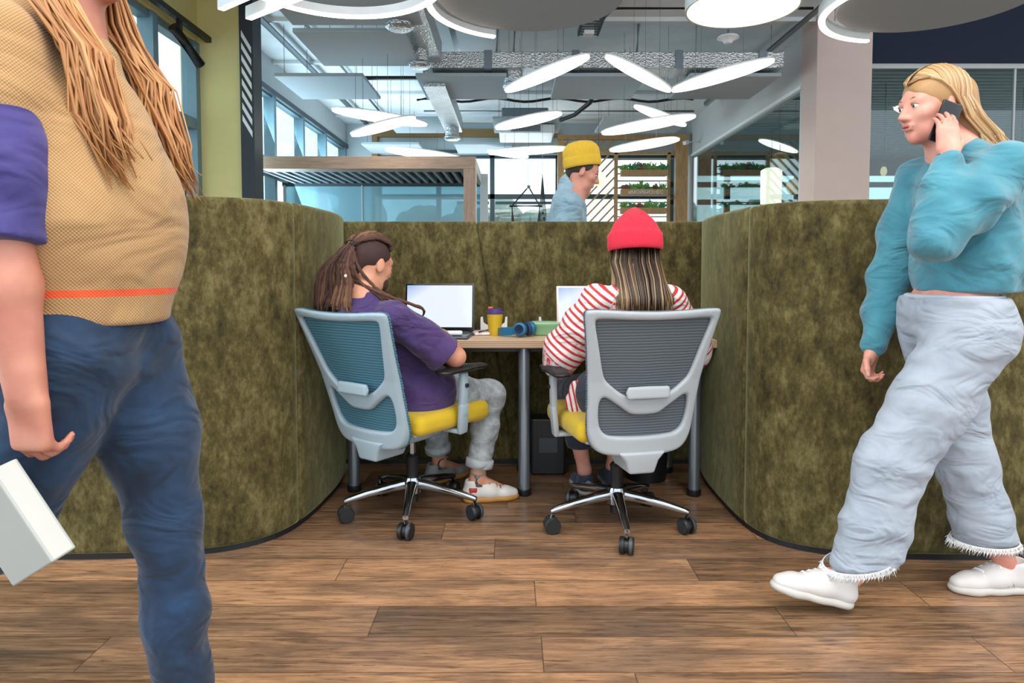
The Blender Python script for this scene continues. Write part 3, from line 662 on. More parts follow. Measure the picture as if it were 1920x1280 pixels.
# ------------------------------------------------------------------ desk
ZD = .755; YD = 3.165; DT = .036
dk = thing('desk', 'pale oak desk with a ply edge on grey steel tube legs inside the green screen', 'desk', (.04, 3.4, 0))
obj('desktop', MB().b2((-.80, YD, ZD-DT+.003), (.972, 3.66, ZD), .004), M['desktop'], dk)
ply = NT('ply_edge'); v = ply.co(); sp = ply.n('ShaderNodeSeparateXYZ', {0: v}); ply.p(Base_Color=ply.ramp(ply.math('FRACT', ply.math('MULTIPLY', sp.outputs[2], 110)), [(0, '#cdb091'), (.5, '#8d6f55'), (1, '#c8aa8b')]), Roughness=.5)
obj('edge_band', MB().b2((-.80, YD-.004, ZD-DT), (.975, YD, ZD-.002)).b2((.972, YD-.004, ZD-DT), (.976, 3.66, ZD-.002)), ply.m, dk)
def tleg(x, y):
    l = obj('leg', MB().lathe([(.028, .03), (.028, ZD-DT+.002)], (x, y, 0), 28), M['steel'], dk, 40)
    obj('foot', MB().lathe([(.030, .0), (.034, .006), (.034, .028), (.030, .032)], (x, y, 0), 28), M['black'], l, 40)
    obj('top_plate', MB().b2((x-.05, y-.04, ZD-DT-.006), (x+.05, y+.04, ZD-DT+.001)), M['black'], l)
for x, y in ((PX(983, 3.21), 3.215), (PX(1306, 3.21), 3.21), (-.775, 3.27), (.83, 3.58), (.06, 3.60)): tleg(x, y)
obj('under_frame', MB().b2((-.75, 3.30, ZD-DT-.035), (.93, 3.33, ZD-DT)).b2((-.75, 3.50, ZD-DT-.035), (.93, 3.53, ZD-DT)), M['black'], dk)
# under desk boxes
t = thing('power_box', 'black power box standing on the floor under the middle of the desk', 'power box', (PX(1025, 3.6), 3.6, 0))
x = PX(1028, 3.55); obj('case', MB().b2((x-.09, 3.52, .0), (x+.09, 3.66, .30), .01), M['black'], t); obj('socket_plate', MB().b2((x-.05, 3.514, .12), (x+.05, 3.52, .2), .002), M['dgrey'], t)
t = thing('waste_bin', 'round black waste bin on the floor under the right desk half', 'bin', (PX(1215, 3.5), 3.5, 0))
obj('bucket', MB().lathe([(.10, 0), (.12, .26), (.125, .27), (.115, .265), (.095, .012), (.005, .01)], (PX(1215, 3.48), 3.48, 0), 32), M['black'], t, 40)
# ------------------------------------------------------------------ things on the desk
M['silver'] = mat('space_grey_aluminium', '#5b6068', .35, .8, var=.01); M['blackgloss'] = mat('black_bezel', '#0b0c0e', .15, var=.01)
M['rosealu'] = mat('rose_silver_aluminium', '#d8c3ba', .4, .5, var=.01)
scr = NT('white_screen'); tc = scr.n('ShaderNodeTexCoord'); gr = scr.n('ShaderNodeSeparateXYZ', {0: tc.outputs['Generated']})
gx = scr.math('ADD', gr.outputs[0], scr.math('SUBTRACT', 1.0, gr.outputs[2])); gc = scr.ramp(gx, [(.05, '#a9c3ee'), (.45, '#eef6ff')])
scr.p(Base_Color=(0, 0, 0, 1), Emission_Color=gc, Emission_Strength=.92, Roughness=.1); M['screen'] = scr.m
def laptop(label, loc, rz, W, H, D, body, bezel, lean=12):
    t = thing('laptop', label, 'laptop', loc, rz)
    bs = obj('base', MB().box((0, -D/2, .008), (W, D, .014), .005, seg=3), body, t, 40, local=True)
    g = MB()
    for r_ in range(5):
        for c_ in range(13): g.box((-W*.42+c_*W*.07, -D*.12-r_*D*.09, .0158), (W*.058, D*.07, .0016))
    obj('keyboard', g, M['black'], bs, local=True); obj('trackpad', MB().box((0, -D*.80, .0152), (W*.34, D*.26, .0008)), bezel, bs, local=True)
    R = Matrix.Rotation(math.radians(-lean), 3, 'X'); hz = Vector((0, 0, .016))
    def q(c, s, bv, m, name, par): return obj(name, MB().box(hz+R @ Vector(c), s, bv, R), m, par, 40, local=True)
    ld = q((0, .004, H/2), (W, .006, H), .0028, body, 'lid', t)
    q((0, .0002, H/2), (W*.985, .002, H*.985), .0005, bezel, 'bezel', ld)
    q((0, -.0012, H/2+.006), (W*.945, .0016, H*.87), 0, M['screen'], 'screen', ld)
    obj('hinge', MB().tube([(-W*.35, .002, .014), (W*.35, .002, .014)], .006, 10), M['black'], t, 40, local=True)
    return t
laptop('open dark grey laptop with a blank white screen before the man with dreadlocks', (PX(823, 3.43), 3.43, ZD), math.radians(-4), .355, .245, .235, M['silver'], M['blackgloss'], 6)
laptop('open rose silver laptop with a blank screen, half hidden by the woman in stripes', (PX(1112, 3.40), 3.42, ZD), math.radians(3), .36, .235, .235, M['rosealu'], M['rosealu'], 10)
lx, ly = PX(851, 3.26), 3.235
tag(obj('earphone_case', MB().box((lx, ly, ZD+.0165+.011), (.085, .05, .020), .009, seg=4), M['white'], smooth=40), 'small white rounded case lying on the dark laptop', 'case')
# phone / papers near laptop
t = thing('notebook', 'small rose covered notebook with a pen, right of the dark laptop', 'notebook', (PX(905, 3.4), 3.42, ZD))
R = Matrix.Rotation(.3, 3, 'Z'); c = Vector((PX(899, 3.4), 3.44, ZD+.009)); pk = mat('dusty_pink_paper', '#d9bfc0', .7)
obj('cover', MB().box(c, (.085, .13, .015), .003, R), pk, t); obj('pages', MB().box(c, (.080, .134, .009), .001, R), M['white'], t)
obj('pen', MB().tube([c+Vector((.0, -.09, .012)), c+Vector((.05, .04, .014))], .004, 10), M['black'], t, 50)
# cup
def cup():
    c = (PX(928, 3.42), 3.40, ZD); t = thing('coffee_cup', 'ribbed yellow travel cup with a purple lid and orange stopper on the desk', 'cup', c)
    n = 96; prof = [(.027, 0), (.029, .004), (.031, .02), (.0375, .085), (.0405, .115)]; vs = []; fs = []
    for r, z in prof:
        for k in range(n):
            rr = r+(.0009 if (k//2) % 2 and .01 < z < .10 else 0); a = 2*PI*k/n; vs.append((c[0]+rr*math.cos(a), c[1]+rr*math.sin(a), c[2]+z))
    for i in range(len(prof)-1):
        for k in range(n): fs.append((i*n+k, i*n+(k+1) % n, (i+1)*n+(k+1) % n, (i+1)*n+k))
    fs.append(tuple(range(n-1, -1, -1)))
    obj('cup_body', MB().add(vs, fs), mat('mustard_silicone', '#c9a71f', .55), t, 20)
    lid = obj('lid', MB().lathe([(.041, .108), (.0435, .110), (.0435, .120), (.041, .122), (.037, .123), (.036, .132), (.033, .134), (.005, .133)], c, 48), mat('purple_silicone', '#4d3575', .5), t, 40)
    obj('stopper', MB().box((c[0]-.022, c[1], c[2]+.139), (.024, .012, .010), .003).box((c[0]-.030, c[1], c[2]+.132), (.008, .010, .016), .002), mat('orange_silicone', '#e5602c', .5), lid)
cup()
# headphones
def headphones():
    c = Vector((PX(975, 3.3), 3.30, ZD)); t = thing('headphones', 'blue over ear headphones lying on the desk beside the yellow cup', 'headphones', c)
    blue = mat('petrol_blue_plastic', '#14678c', .38, var=.03); navy = mat('navy_cushion', '#16355c', .7)
    def cupp(cc, ax, name):
        o = obj(name, MB().lathe([(.004, .024), (.020, .024), (.030, .020), (.034, .010), (.034, 0), (.030, -.004)], cc, 36, ax), blue, t, 45)
        obj('ear_cushion', MB().lathe([(.030, -.002), (.034, -.006), (.035, -.014), (.031, -.021), (.022, -.022), (.015, -.012), (.004, -.010)], cc, 36, ax), navy, o, 50)
        obj('cap_ring', MB().lathe([(.020, .0245), (.0215, .0262), (.0230, .0245)], cc, 36, ax), navy, o, 50)
    cupp(c+Vector((.0, -.012, .040)), (-.25, -1, .12), 'ear_cup'); cupp(c+Vector((.048, .035, .040)), (.9, .55, .1), 'ear_cup')
    pts = [c+Vector(p) for p in ((-.005, .0, .040), (-.04, .008, .026), (-.085, .03, .022), (-.105, .07, .022), (-.085, .11, .022), (-.03, .125, .022), (.02, .10, .024), (.05, .06, .032), (.05, .04, .040))]
    vs = []; fs = []
    for i, p in enumerate(pts):
        d = (pts[min(i+1, 8)]-pts[max(i-1, 0)]).normalized(); nx = Vector((d.y, -d.x, 0)).normalized()*.004
        h = .017 if 1 <= i <= 7 else .010
        vs += [p+nx+Vector((0, 0, h)), p-nx+Vector((0, 0, h)), p-nx-Vector((0, 0, h)), p+nx-Vector((0, 0, h))]
    for i in range(8):
        for k in range(4): fs.append((i*4+k, i*4+(k+1) % 4, i*4+4+(k+1) % 4, i*4+4+k))
    fs += [(3, 2, 1, 0), (32, 33, 34, 35)]
    o = obj('headband', MB().add(vs, fs), blue, t); md = o.modifiers.new('b', 'BEVEL'); md.width = .002; md.segments = 2
headphones()
# lunch box
c = Vector((PX(1024, 3.4), 3.42, ZD)); t = thing('lunch_box', 'mint green food container on the desk beside the blue headphones', 'food container', c)
gm = mat('mint_plastic', '#7fae84', .45)
g = MB(); prof = [(.040, 0), (.046, .004), (.052, .045), (.055, .05), (.055, .058), (.052, .060)]
def rr(g, c, prof, ax, n=40, e=.35):
    vs = []; fs = []
    for r, z in prof:
        for k in range(n):
            a = 2*PI*k/n; cs, sn = math.cos(a), math.sin(a); x = math.copysign(abs(cs)**e, cs)*(r+ax); y = math.copysign(abs(sn)**e, sn)*r; vs.append((c[0]+x, c[1]+y, c[2]+z))
    for i in range(len(prof)-1):
        for k in range(n): fs.append((i*n+k, i*n+(k+1) % n, (i+1)*n+(k+1) % n, (i+1)*n+k))
    fs += [tuple(range(n-1, -1, -1)), tuple((len(prof)-1)*n+k for k in range(n))]; g.add(vs, fs)
rr(g, c, prof, .018); obj('tub', g, gm, t, 40); g = MB(); rr(g, c+Vector((0, 0, .056)), [(.054, 0), (.056, .003), (.055, .009), (.050, .011)], .018); obj('lid', g, mat('pale_mint_lid', '#9cc3a0', .45), t, 40)
# white desk brackets (cable trays) against the back screen
def bracket(px0, px1, label):
    x0, x1 = PX(px0, 3.6), PX(px1, 3.6); t = thing('desk_organizer', label, 'organizer', ((x0+x1)/2, 3.6, ZD))
    pl = [(x0, 0), (x1, 0), (x1, .075), (x1-.010, .075), (x1-.014, .045), (x1-.03, .032), (x0+.03, .032), (x0+.014, .045), (x0+.010, .075), (x0, .075)]
    obj('side_panel', MB().prism(pl, lambda u, v, h: Vector((u, h, ZD+v)), 3.585, 3.59), M['white'], t); obj('side_panel', MB().prism(pl, lambda u, v, h: Vector((u, h, ZD+v)), 3.645, 3.65), M['white'], t)
    obj('tray', MB().b2((x0+.004, 3.585, ZD), (x1-.004, 3.65, ZD+.006)), M['white'], t)
bracket(901, 951, 'small white organizer behind the yellow cup'); bracket(1011, 1062, 'small white organizer behind the mint container')
# ------------------------------------------------------------------ SDF modelling (signed distance + surface nets)
def _pts(lo, hi, res):
    n = [int(math.ceil((hi[i]-lo[i])/res))+1 for i in range(3)]
    return n, [lo[i]+np.arange(n[i])*res for i in range(3)]
class SD:
    """smooth union of tapered capsules, ellipsoids and boxes"""
    def __init__(s): s.pr = []; s.cuts = []; s.post = []
    def cap(s, a, b, ra, rb=None, k=.03, sq=None, op='u'):
        # sq=(direction, factor): flattened along direction by the factor (<1)
        s.pr.append(('c', np.array(a, float), np.array(b, float), ra, ra if rb is None else rb, k, sq, op)); return s
    def chain(s, pts, rs, k=.03, sq=None, op='u'):
        for i in range(len(pts)-1): s.cap(pts[i], pts[i+1], rs[i], rs[i+1], k, sq, op)
        return s
    def ell(s, c, r, rot=None, k=.03, op='u'):
        s.pr.append(('e', np.array(c, float), np.array(r, float), None if rot is None else np.array(rot.transposed()), 0, k, None, op)); return s
    def box(s, c, h, rnd_=.01, rot=None, k=.02, op='u'):
        s.pr.append(('b', np.array(c, float), np.array(h, float), None if rot is None else np.array(rot.transposed()), rnd_, k, None, op)); return s
    def cut(s, p, n, k=.004): n = np.array(n, float); n /= np.linalg.norm(n); s.cuts.append((np.array(p, float), n, k)); return s
    def bounds(s):
        lo = np.full(3, 1e9); hi = np.full(3, -1e9)
        for p in s.pr:
            if p[7] != 'u': continue
            if p[0] == 'c':
                for q, r in ((p[1], p[3]), (p[2], p[4])): lo = np.minimum(lo, q-r); hi = np.maximum(hi, q+r)
            else: m = max(p[2])+p[4]; m = np.linalg.norm(p[2]) if p[0] == 'b' else m; lo = np.minimum(lo, p[1]-m); hi = np.maximum(hi, p[1]+m)
        return lo, hi
    def dist1(s, p, X, Y, Z):
        if p[0] == 'c':
            a, b, ra, rb, k, sq = p[1:7]; ba = b-a; L = max(ba.dot(ba), 1e-12)
            x, y, z = X-a[0], Y-a[1], Z-a[2]; t = np.clip((x*ba[0]+y*ba[1]+z*ba[2])/L, 0, 1)
            x, y, z = x-t*ba[0], y-t*ba[1], z-t*ba[2]
            if sq is not None:
                d = np.array(sq[0], float); d /= np.linalg.norm(d); q = (x*d[0]+y*d[1]+z*d[2])*(1/sq[1]-1); x, y, z = x+q*d[0], y+q*d[1], z+q*d[2]
            r = ra+(rb-ra)*t; dd = np.sqrt(x*x+y*y+z*z)-r
            return dd if sq is None else dd*np.where(dd > 0, 1, sq[1]) if False else dd*(.5+.5*sq[1])
        x, y, z = X-p[1][0], Y-p[1][1], Z-p[1][2]
        if p[3] is not None: R = p[3]; x, y, z = R[0, 0]*x+R[0, 1]*y+R[0, 2]*z, R[1, 0]*x+R[1, 1]*y+R[1, 2]*z, R[2, 0]*x+R[2, 1]*y+R[2, 2]*z
        if p[0] == 'e':
            r = p[2]; k0 = np.sqrt((x/r[0])**2+(y/r[1])**2+(z/r[2])**2); k1 = np.sqrt((x/r[0]**2)**2+(y/r[1]**2)**2+(z/r[2]**2)**2)+1e-9
            return k0*(k0-1)/k1
        h = p[2]; rn = p[4]; qx, qy, qz = np.abs(x)-h[0]+rn, np.abs(y)-h[1]+rn, np.abs(z)-h[2]+rn
        return np.sqrt(np.maximum(qx, 0)**2+np.maximum(qy, 0)**2+np.maximum(qz, 0)**2)+np.minimum(np.maximum(qx, np.maximum(qy, qz)), 0)-rn
    def mesh(s, res=.008, pad=.02, disp=None, smooth=0):
        lo, hi = s.bounds(); lo = lo-pad; hi = hi+pad; n, ax = _pts(lo, hi, res)
        V = np.full(n, .08, dtype=np.float32)
        for p in s.pr:
            if p[0] == 'c': r = max(p[3], p[4]); l = np.minimum(p[1], p[2])-r; h = np.maximum(p[1], p[2])+r
            else: m = np.linalg.norm(p[2]) if p[0] == 'b' else max(p[2]); l = p[1]-m; h = p[1]+m
            mg = p[5]+.05; i0 = [max(0, int((l[i]-mg-lo[i])/res)) for i in range(3)]; i1 = [min(n[i], int((h[i]+mg-lo[i])/res)+2) for i in range(3)]
            if any(i1[i] <= i0[i] for i in range(3)): continue
            X = ax[0][i0[0]:i1[0], None, None]; Y = ax[1][None, i0[1]:i1[1], None]; Z = ax[2][None, None, i0[2]:i1[2]]
            D = s.dist1(p, X, Y, Z); sl = V[i0[0]:i1[0], i0[1]:i1[1], i0[2]:i1[2]]; k = p[5]
            if p[7] == 'u': hh = np.maximum(k-np.abs(sl-D), 0)/k; V[i0[0]:i1[0], i0[1]:i1[1], i0[2]:i1[2]] = np.minimum(sl, D)-hh*hh*k*.25
            else: D = -D; hh = np.maximum(k-np.abs(sl-D), 0)/k; V[i0[0]:i1[0], i0[1]:i1[1], i0[2]:i1[2]] = np.maximum(sl, D)+hh*hh*k*.25
        X = ax[0][:, None, None]; Y = ax[1][None, :, None]; Z = ax[2][None, None, :]
        if disp is not None: V = V+disp(X, Y, Z).astype(np.float32)
        for p, nn, k in s.cuts:
            D = ((X-p[0])*nn[0]+(Y-p[1])*nn[1]+(Z-p[2])*nn[2]).astype(np.float32); hh = np.maximum(k-np.abs(V-D), 0)/k; V = np.maximum(V, D)+hh*hh*k*.25
        for f in s.post: V = f(V, X, Y, Z).astype(np.float32)
        return nets(V, lo, res, smooth)
def nets(V, lo, res, smooth=0):
    V = V.copy(); V[0] = V[-1] = .05; V[:, 0] = V[:, -1] = .05; V[:, :, 0] = V[:, :, -1] = .05
    ins = V < 0; nx, ny, nz = V.shape
    cnt = np.zeros((nx-1, ny-1, nz-1), np.uint8)
    for i in (0, 1):
        for j in (0, 1):
            for k in (0, 1): cnt += ins[i:nx-1+i, j:ny-1+j, k:nz-1+k]
    act = np.argwhere((cnt > 0) & (cnt < 8)); idx = -np.ones(cnt.shape, np.int64); idx[tuple(act.T)] = np.arange(len(act))
    acc = np.zeros((len(act), 3)); c = np.zeros(len(act)); corners = [(i, j, k) for i in (0, 1) for j in (0, 1) for k in (0, 1)]
    val = {q: V[act[:, 0]+q[0], act[:, 1]+q[1], act[:, 2]+q[2]] for q in corners}
    for a in corners:
        for d in range(3):
            if a[d] == 1: continue
            b = tuple(1 if i == d else a[i] for i in range(3)); va, vb = val[a], val[b]; m = (va < 0) != (vb < 0)
            t = np.where(m, va/np.where(m, va-vb, 1), 0)
            for i in range(3): acc[:, i] += np.where(m, a[i]+(t if i == d else 0), 0)
            c += m
    P_ = (act+acc/c[:, None])*res+np.array(lo)
    faces = []
    for d in range(3):
        u, v = [(1, 2), (2, 0), (0, 1)][d]
        s0 = [slice(None)]*3; s1 = [slice(None)]*3; s0[d] = slice(0, -1); s1[d] = slice(1, None)
        A = ins[tuple(s0)]; B = ins[tuple(s1)]; e = np.argwhere(A != B)
        if not len(e): continue
        e = e[(e[:, u] > 0) & (e[:, v] > 0) & (e[:, u] < V.shape[u]-1) & (e[:, v] < V.shape[v]-1)]
        fl = A[tuple(e.T)]
        def cell(du, dv): q = e.copy(); q[:, u] -= du; q[:, v] -= dv; return idx[tuple(q.T)]
        q = np.stack([cell(1, 1), cell(0, 1), cell(0, 0), cell(1, 0)], 1); q[~fl] = q[~fl][:, ::-1]; faces.append(q)
    F = np.concatenate(faces); F = F[(F >= 0).all(1)]
    for _ in range(smooth):
        s = np.zeros_like(P_); n = np.zeros(len(P_))
        for a, b in ((0, 1), (1, 2), (2, 3), (3, 0)):
            np.add.at(s, F[:, a], P_[F[:, b]]); np.add.at(n, F[:, a], 1); np.add.at(s, F[:, b], P_[F[:, a]]); np.add.at(n, F[:, b], 1)
        P_ = P_*.5+.5*s/np.maximum(n, 1)[:, None]
    class GG: pass
    g = GG(); g.v = P_; g.f = F.tolist(); g.P = P_; g.attr = {}
    return g
def wrinkle(amp, fx, fy, fz, seed=0):
    """soft folds of cloth: sum of a few sine waves"""
    r = random.Random(seed); ws = [(r.uniform(.6, 1.5)*fx, r.uniform(.6, 1.5)*fy, r.uniform(.6, 1.5)*fz, r.uniform(0, 6)) for _ in range(3)]
    def f(X, Y, Z):
        a = np.sin(X*ws[0][0]+Y*ws[0][1]+Z*ws[0][2]+ws[0][3]+1.5*np.sin(Z*fz*.35+X*fx*.3))
        b = np.sin(X*ws[1][0]-Y*ws[1][1]+Z*ws[1][2]+ws[1][3]+1.2*np.sin(Y*fy*.4))
        c = np.sin(-X*ws[2][0]+Y*ws[2][1]+Z*ws[2][2]*1.4+ws[2][3])
        return amp*(a*.5+b*.35+c*.25)
    return f
# ------------------------------------------------------------------ office chairs
def poly_sdf(pts, X, Z):
    d = np.full(np.broadcast(X, Z).shape, 1e9); s = np.ones(d.shape); n = len(pts)
    for i in range(n):
        ax_, ay = pts[i]; bx, by = pts[i-1]; ex, ey = bx-ax_, by-ay; wx, wy = X-ax_, Z-ay
        t = np.clip((wx*ex+wy*ey)/(ex*ex+ey*ey+1e-12), 0, 1); dx, dy = wx-ex*t, wy-ey*t; d = np.minimum(d, dx*dx+dy*dy)
        c1 = Z >= ay; c2 = Z < by; c3 = ex*wy > ey*wx; m = (c1 & c2 & c3) | (~c1 & ~c2 & ~c3); s = np.where(m, -s, s)
    return s*np.sqrt(d)
def chaikin(pts, it=2):
    for _ in range(it):
        q = []
        for i in range(len(pts)):
            a, b = pts[i], pts[(i+1) % len(pts)]; q += [(a[0]*.75+b[0]*.25, a[1]*.75+b[1]*.25), (a[0]*.25+b[0]*.75, a[1]*.25+b[1]*.75)]
        pts = q
    return pts
def mir(h): return h+[(-x, z) for x, z in h[::-1]]
# half outlines of the backrest, z measured from its lower edge
OUT = chaikin(mir([(0, 0), (.12, .002), (.180, .02), (.212, .075), (.220, .15), (.224, .24), (.236, .36), (.258, .50), (.271, .565), (.260, .580), (.10, .570), (0, .568)]), 2)
WUP = chaikin(mir([(0, .232), (.05, .234), (.10, .252), (.150, .292), (.172, .315), (.186, .36), (.206, .44), (.232, .532), (.226, .545), (.10, .538), (0, .536)]), 2)
WLO = chaikin(mir([(0, .078), (.10, .080), (.150, .088), (.176, .124), (.184, .200), (.176, .240), (.155, .238), (.120, .214), (.085, .190), (.055, .168), (0, .166)]), 2)
def back_y(X, Z, ln=.14):      # surface of the back: wraps the sitter, lumbar bulge, leans backwards at the top
    return -.235-ln*(Z-.0)-.10*np.maximum(Z-.30, 0)+.55*X*X*(1-.3*Z/.57)+.02*np.sin((Z-.05)*PI/.5)*0
def chair(label, loc, rz, base_rz, meshm, framem, ln=.14, ZB=.375):
    t = thing('office_chair', label, 'office chair', loc, rz, None)
    res = .005; lo = (-.30, -.56, -.03); n, ax = _pts(lo, (.30, -.05, .63), res)
    X = ax[0][:, None, None]; Y = ax[1][None, :, None]; Z = ax[2][None, None, :]
    X2 = ax[0][:, None]; Z2 = ax[2][None, :]
    so = poly_sdf(OUT, X2, Z2); su = poly_sdf(WUP, X2, Z2); sl_ = poly_sdf(WLO, X2, Z2)
    s2 = np.maximum(so, np.maximum(-su, -sl_))[:, None, :]
    yy = back_y(X, Z, ln); dy = np.abs(Y-yy)*.93-.014-.010*np.clip(1-Z/.12, 0, 1)
    q = np.maximum(s2+.012, 0)**2+np.maximum(dy+.012, 0)**2; V = np.sqrt(q)+np.minimum(np.maximum(s2+.012, dy+.012), 0)-.012
    gb = nets(V.astype(np.float32), lo, res, 1); gb.v = gb.v+np.array([0, 0, ZB])
    bf = obj('back_frame', gb, framem, t, True, local=True)
    # mesh fabric panel just ahead of the frame
    dy = np.abs(Y-(yy+.013))-.0055; V = np.maximum(so[:, None, :]-.003, dy); gm_ = nets(V.astype(np.float32), lo, res, 1); gm_.v = gm_.v+np.array([0, 0, ZB])
    obj('mesh_back', gm_, meshm, t, True, local=True)
    # lumbar pad
    def by(x, z): return float(back_y(np.array(x), np.array(z), ln))
    sd = SD().box((0, by(0, .265)-.022, ZB+.258), (.085, .010, .024), .009); sd.ell((0, by(0, .265)-.018, ZB+.258), (.09, .008, .02), k=.01)
    obj('lumbar_pad', sd.mesh(.004, smooth=1), framem, t, True, local=True)
    # bracket linking back to mechanism
    o = obj('back_bracket', MB().prism([(-.098, .385), (-.068, .350), (-.052, .298), (.052, .298), (.068, .350), (.098, .385)], lambda u, v, h: Vector((u, h+(v-.34)*.25*(1 if h > -.2 else -.4), v)), -.268, -.09), framem, t, local=True); md = o.modifiers.new('b', 'BEVEL'); md.width = .011; md.segments = 4; o.data.shade_smooth()
    sd = SD().box((0, -.06, .365), (.06, .10, .026), .014, k=.03).box((0, .0, .375), (.075, .12, .03), .012, k=.03)

    obj('tilt_mechanism', sd.mesh(.005, smooth=1), framem, t, True, local=True)
    # seat
    yl = M['yellow']
    sd = SD().box((0, .035, .452), (.238, .235, .044), .036, k=.03).box((0, .23, .445), (.20, .05, .035), .03, k=.05).ell((0, .03, .475), (.2, .2, .028), k=.03)
    obj('seat', sd.mesh(.007, smooth=2), yl, t, True, local=True)
    obj('seat_pan', SD().box((0, .02, .415), (.205, .21, .013), .012).mesh(.006, smooth=1), framem, t, True, local=True)
    # armrests
    for s_ in (-1, 1):
        a = obj('armrest', MB().beam((s_*.12, .04, .398), (s_*.262, .04, .398), .05, .018, .006).beam((s_*.258, .04, .39), (s_*.275, .03, .52), .052, .024, .008, up=Vector((0, 1, 0)).cross(Vector((0, 0, 1)))).beam((s_*.268, .035, .46), (s_*.275, .03, .655), .042, .026, .008, up=Vector((1, 0, 0))), framem, t, 40, local=True)
        obj('arm_pad', SD().chain([(s_*.272, -.085, .668), (s_*.272, .03, .674), (s_*.262, .155, .668)], [.040, .044, .036], .02, ((0, 0, 1), .36)).mesh(.005, smooth=1), M['black'], a, True, local=True)
        obj('arm_button', MB().lathe([(.009, 0), (.009, .008), (.006, .010)], (s_*.285, .035, .60), 16, (s_, 0, 0)), M['black'], a, 40, local=True)
    # pedestal
    B = Matrix.Rotation(base_rz-rz, 3, 'Z')
    obj('gas_cylinder', MB().lathe([(.015, .24), (.015, .37)], (0, 0, 0), 20), M['chrome'], t, 40, local=True)
    obj('cylinder_cover', MB().lathe([(.027, .055), (.027, .25), (.030, .26), (.022, .27)], (0, 0, 0), 28), M['black'], t, 40, local=True)
    base = obj('star_base', MB().lathe([(.034, .092), (.043, .098), (.045, .152), (.038, .168), (.028, .170)], (0, 0, 0), 28), M['chrome'], t, 40, local=True)
    for k in range(5):
        a = -PI/2+k*2*PI/5; d = B @ Vector((math.cos(a), math.sin(a), 0)); sdv = Vector((-d.y, d.x, 0))
        vs = []; fs = []; m = 12
        for (r, zc, w_, h_) in ((.03, .135, .024, .024), (.10, .128, .021, .021), (.20, .112, .017, .016), (.285, .094, .014, .012), (.300, .090, .012, .009)):
            for j in range(m):
                q_ = 2*PI*j/m; cs, sn = math.cos(q_), math.sin(q_)
                vs.append(d*r+sdv*(math.copysign(abs(cs)**.6, cs)*w_)+Vector((0, 0, zc+math.copysign(abs(sn)**.7, sn)*h_)))
        for i in range(4):
            for j in range(m): fs.append((i*m+j, i*m+(j+1) % m, (i+1)*m+(j+1) % m, (i+1)*m+j))
        fs += [tuple(range(m)), tuple(4*m+j for j in range(m-1, -1, -1))]
        l = obj('leg', MB().add(vs, fs), M['chrome'], base, 50, local=True)
        c = d*.292
        ra = rnd.uniform(-.9, .9); wd = Matrix.Rotation(ra, 3, 'Z') @ sdv
        cs_ = obj('caster', MB().lathe([(.0305, -.027), (.033, -.024), (.033, -.009), (.025, -.007), (.025, .007), (.033, .009), (.033, .024), (.0305, .027)], c+Vector((0, 0, .033)), 28, wd).tube([c+Vector((0, 0, .03)), c+Vector((0, 0, .062))], .010, 10), M['black'], t, 40, local=True)
        obj('wheel_rim', MB().lathe([(.0245, -.0275), (.029, -.0275)], c+Vector((0, 0, .033)), 28, wd).lathe([(.0333, .012), (.0333, .022)], c+Vector((0, 0, .033)), 28, wd), M['dgrey'], cs_, 40, local=True)
        obj('stem', MB().tube([c+Vector((0, 0, .062)), c+Vector((0, 0, .098))], .0095, 14), M['chrome'], cs_, 50, local=True)
    return t
def mesh_fabric(name, a, b):
    q = NT(name); v = q.co(); sp = q.n('ShaderNodeSeparateXYZ', {0: v})
    w_ = q.math('ADD', q.math('MULTIPLY', sp.outputs[2], 560), q.math('MULTIPLY', q.noise(v, 6, 2), 5.0)); s_ = q.math('SINE', w_)
    w2 = q.math('SINE', q.math('MULTIPLY', sp.outputs[0], 1500)); h = q.math('ADD', q.math('MULTIPLY', s_, .5), q.math('MULTIPLY', w2, .15))
    q.p(Base_Color=q.mix(q.ramp(q.math('ADD', q.math('MULTIPLY', h, .5), .5), [(.2, 0.0), (.9, 1.0)]), a, b), Roughness=.6); q.bump(h, .4, .002); return q.m
M['yellow'] = mat('mustard_fabric', '#c9a81c', .85, var=.08, nscale=12, bump=.3, bscale=500, sheen=.2)
M['mesh_daylight_tint'] = mesh_fabric('grey_mesh_daylight_tint', '#2b5464', '#4f8293'); M['mesh_grey'] = mesh_fabric('grey_mesh', '#3d464d', '#697178')  # teal copy of the grey mesh: blue daylight cast put into the colour
M['shell'] = mat('light_grey_nylon', '#a6acb0', .42, var=.015); M['shell_daylight_tint'] = mat('light_grey_nylon_daylight_tint', '#9aacb6', .42, var=.015)  # bluish copy of the grey nylon, window daylight mixed into its colour
chair('office chair with grey mesh back in a painted blue daylight tint and mustard seat carrying the man with dreadlocks', (-.445, 2.975, 0), math.radians(-36), math.radians(3), M['mesh_daylight_tint'], M['shell_daylight_tint'], .30, .352)
chair('office chair with grey mesh back and mustard seat carrying the woman in the red beanie', (.445, 2.835, 0), math.radians(13), math.radians(-1), M['mesh_grey'], M['shell'], .22, .368)
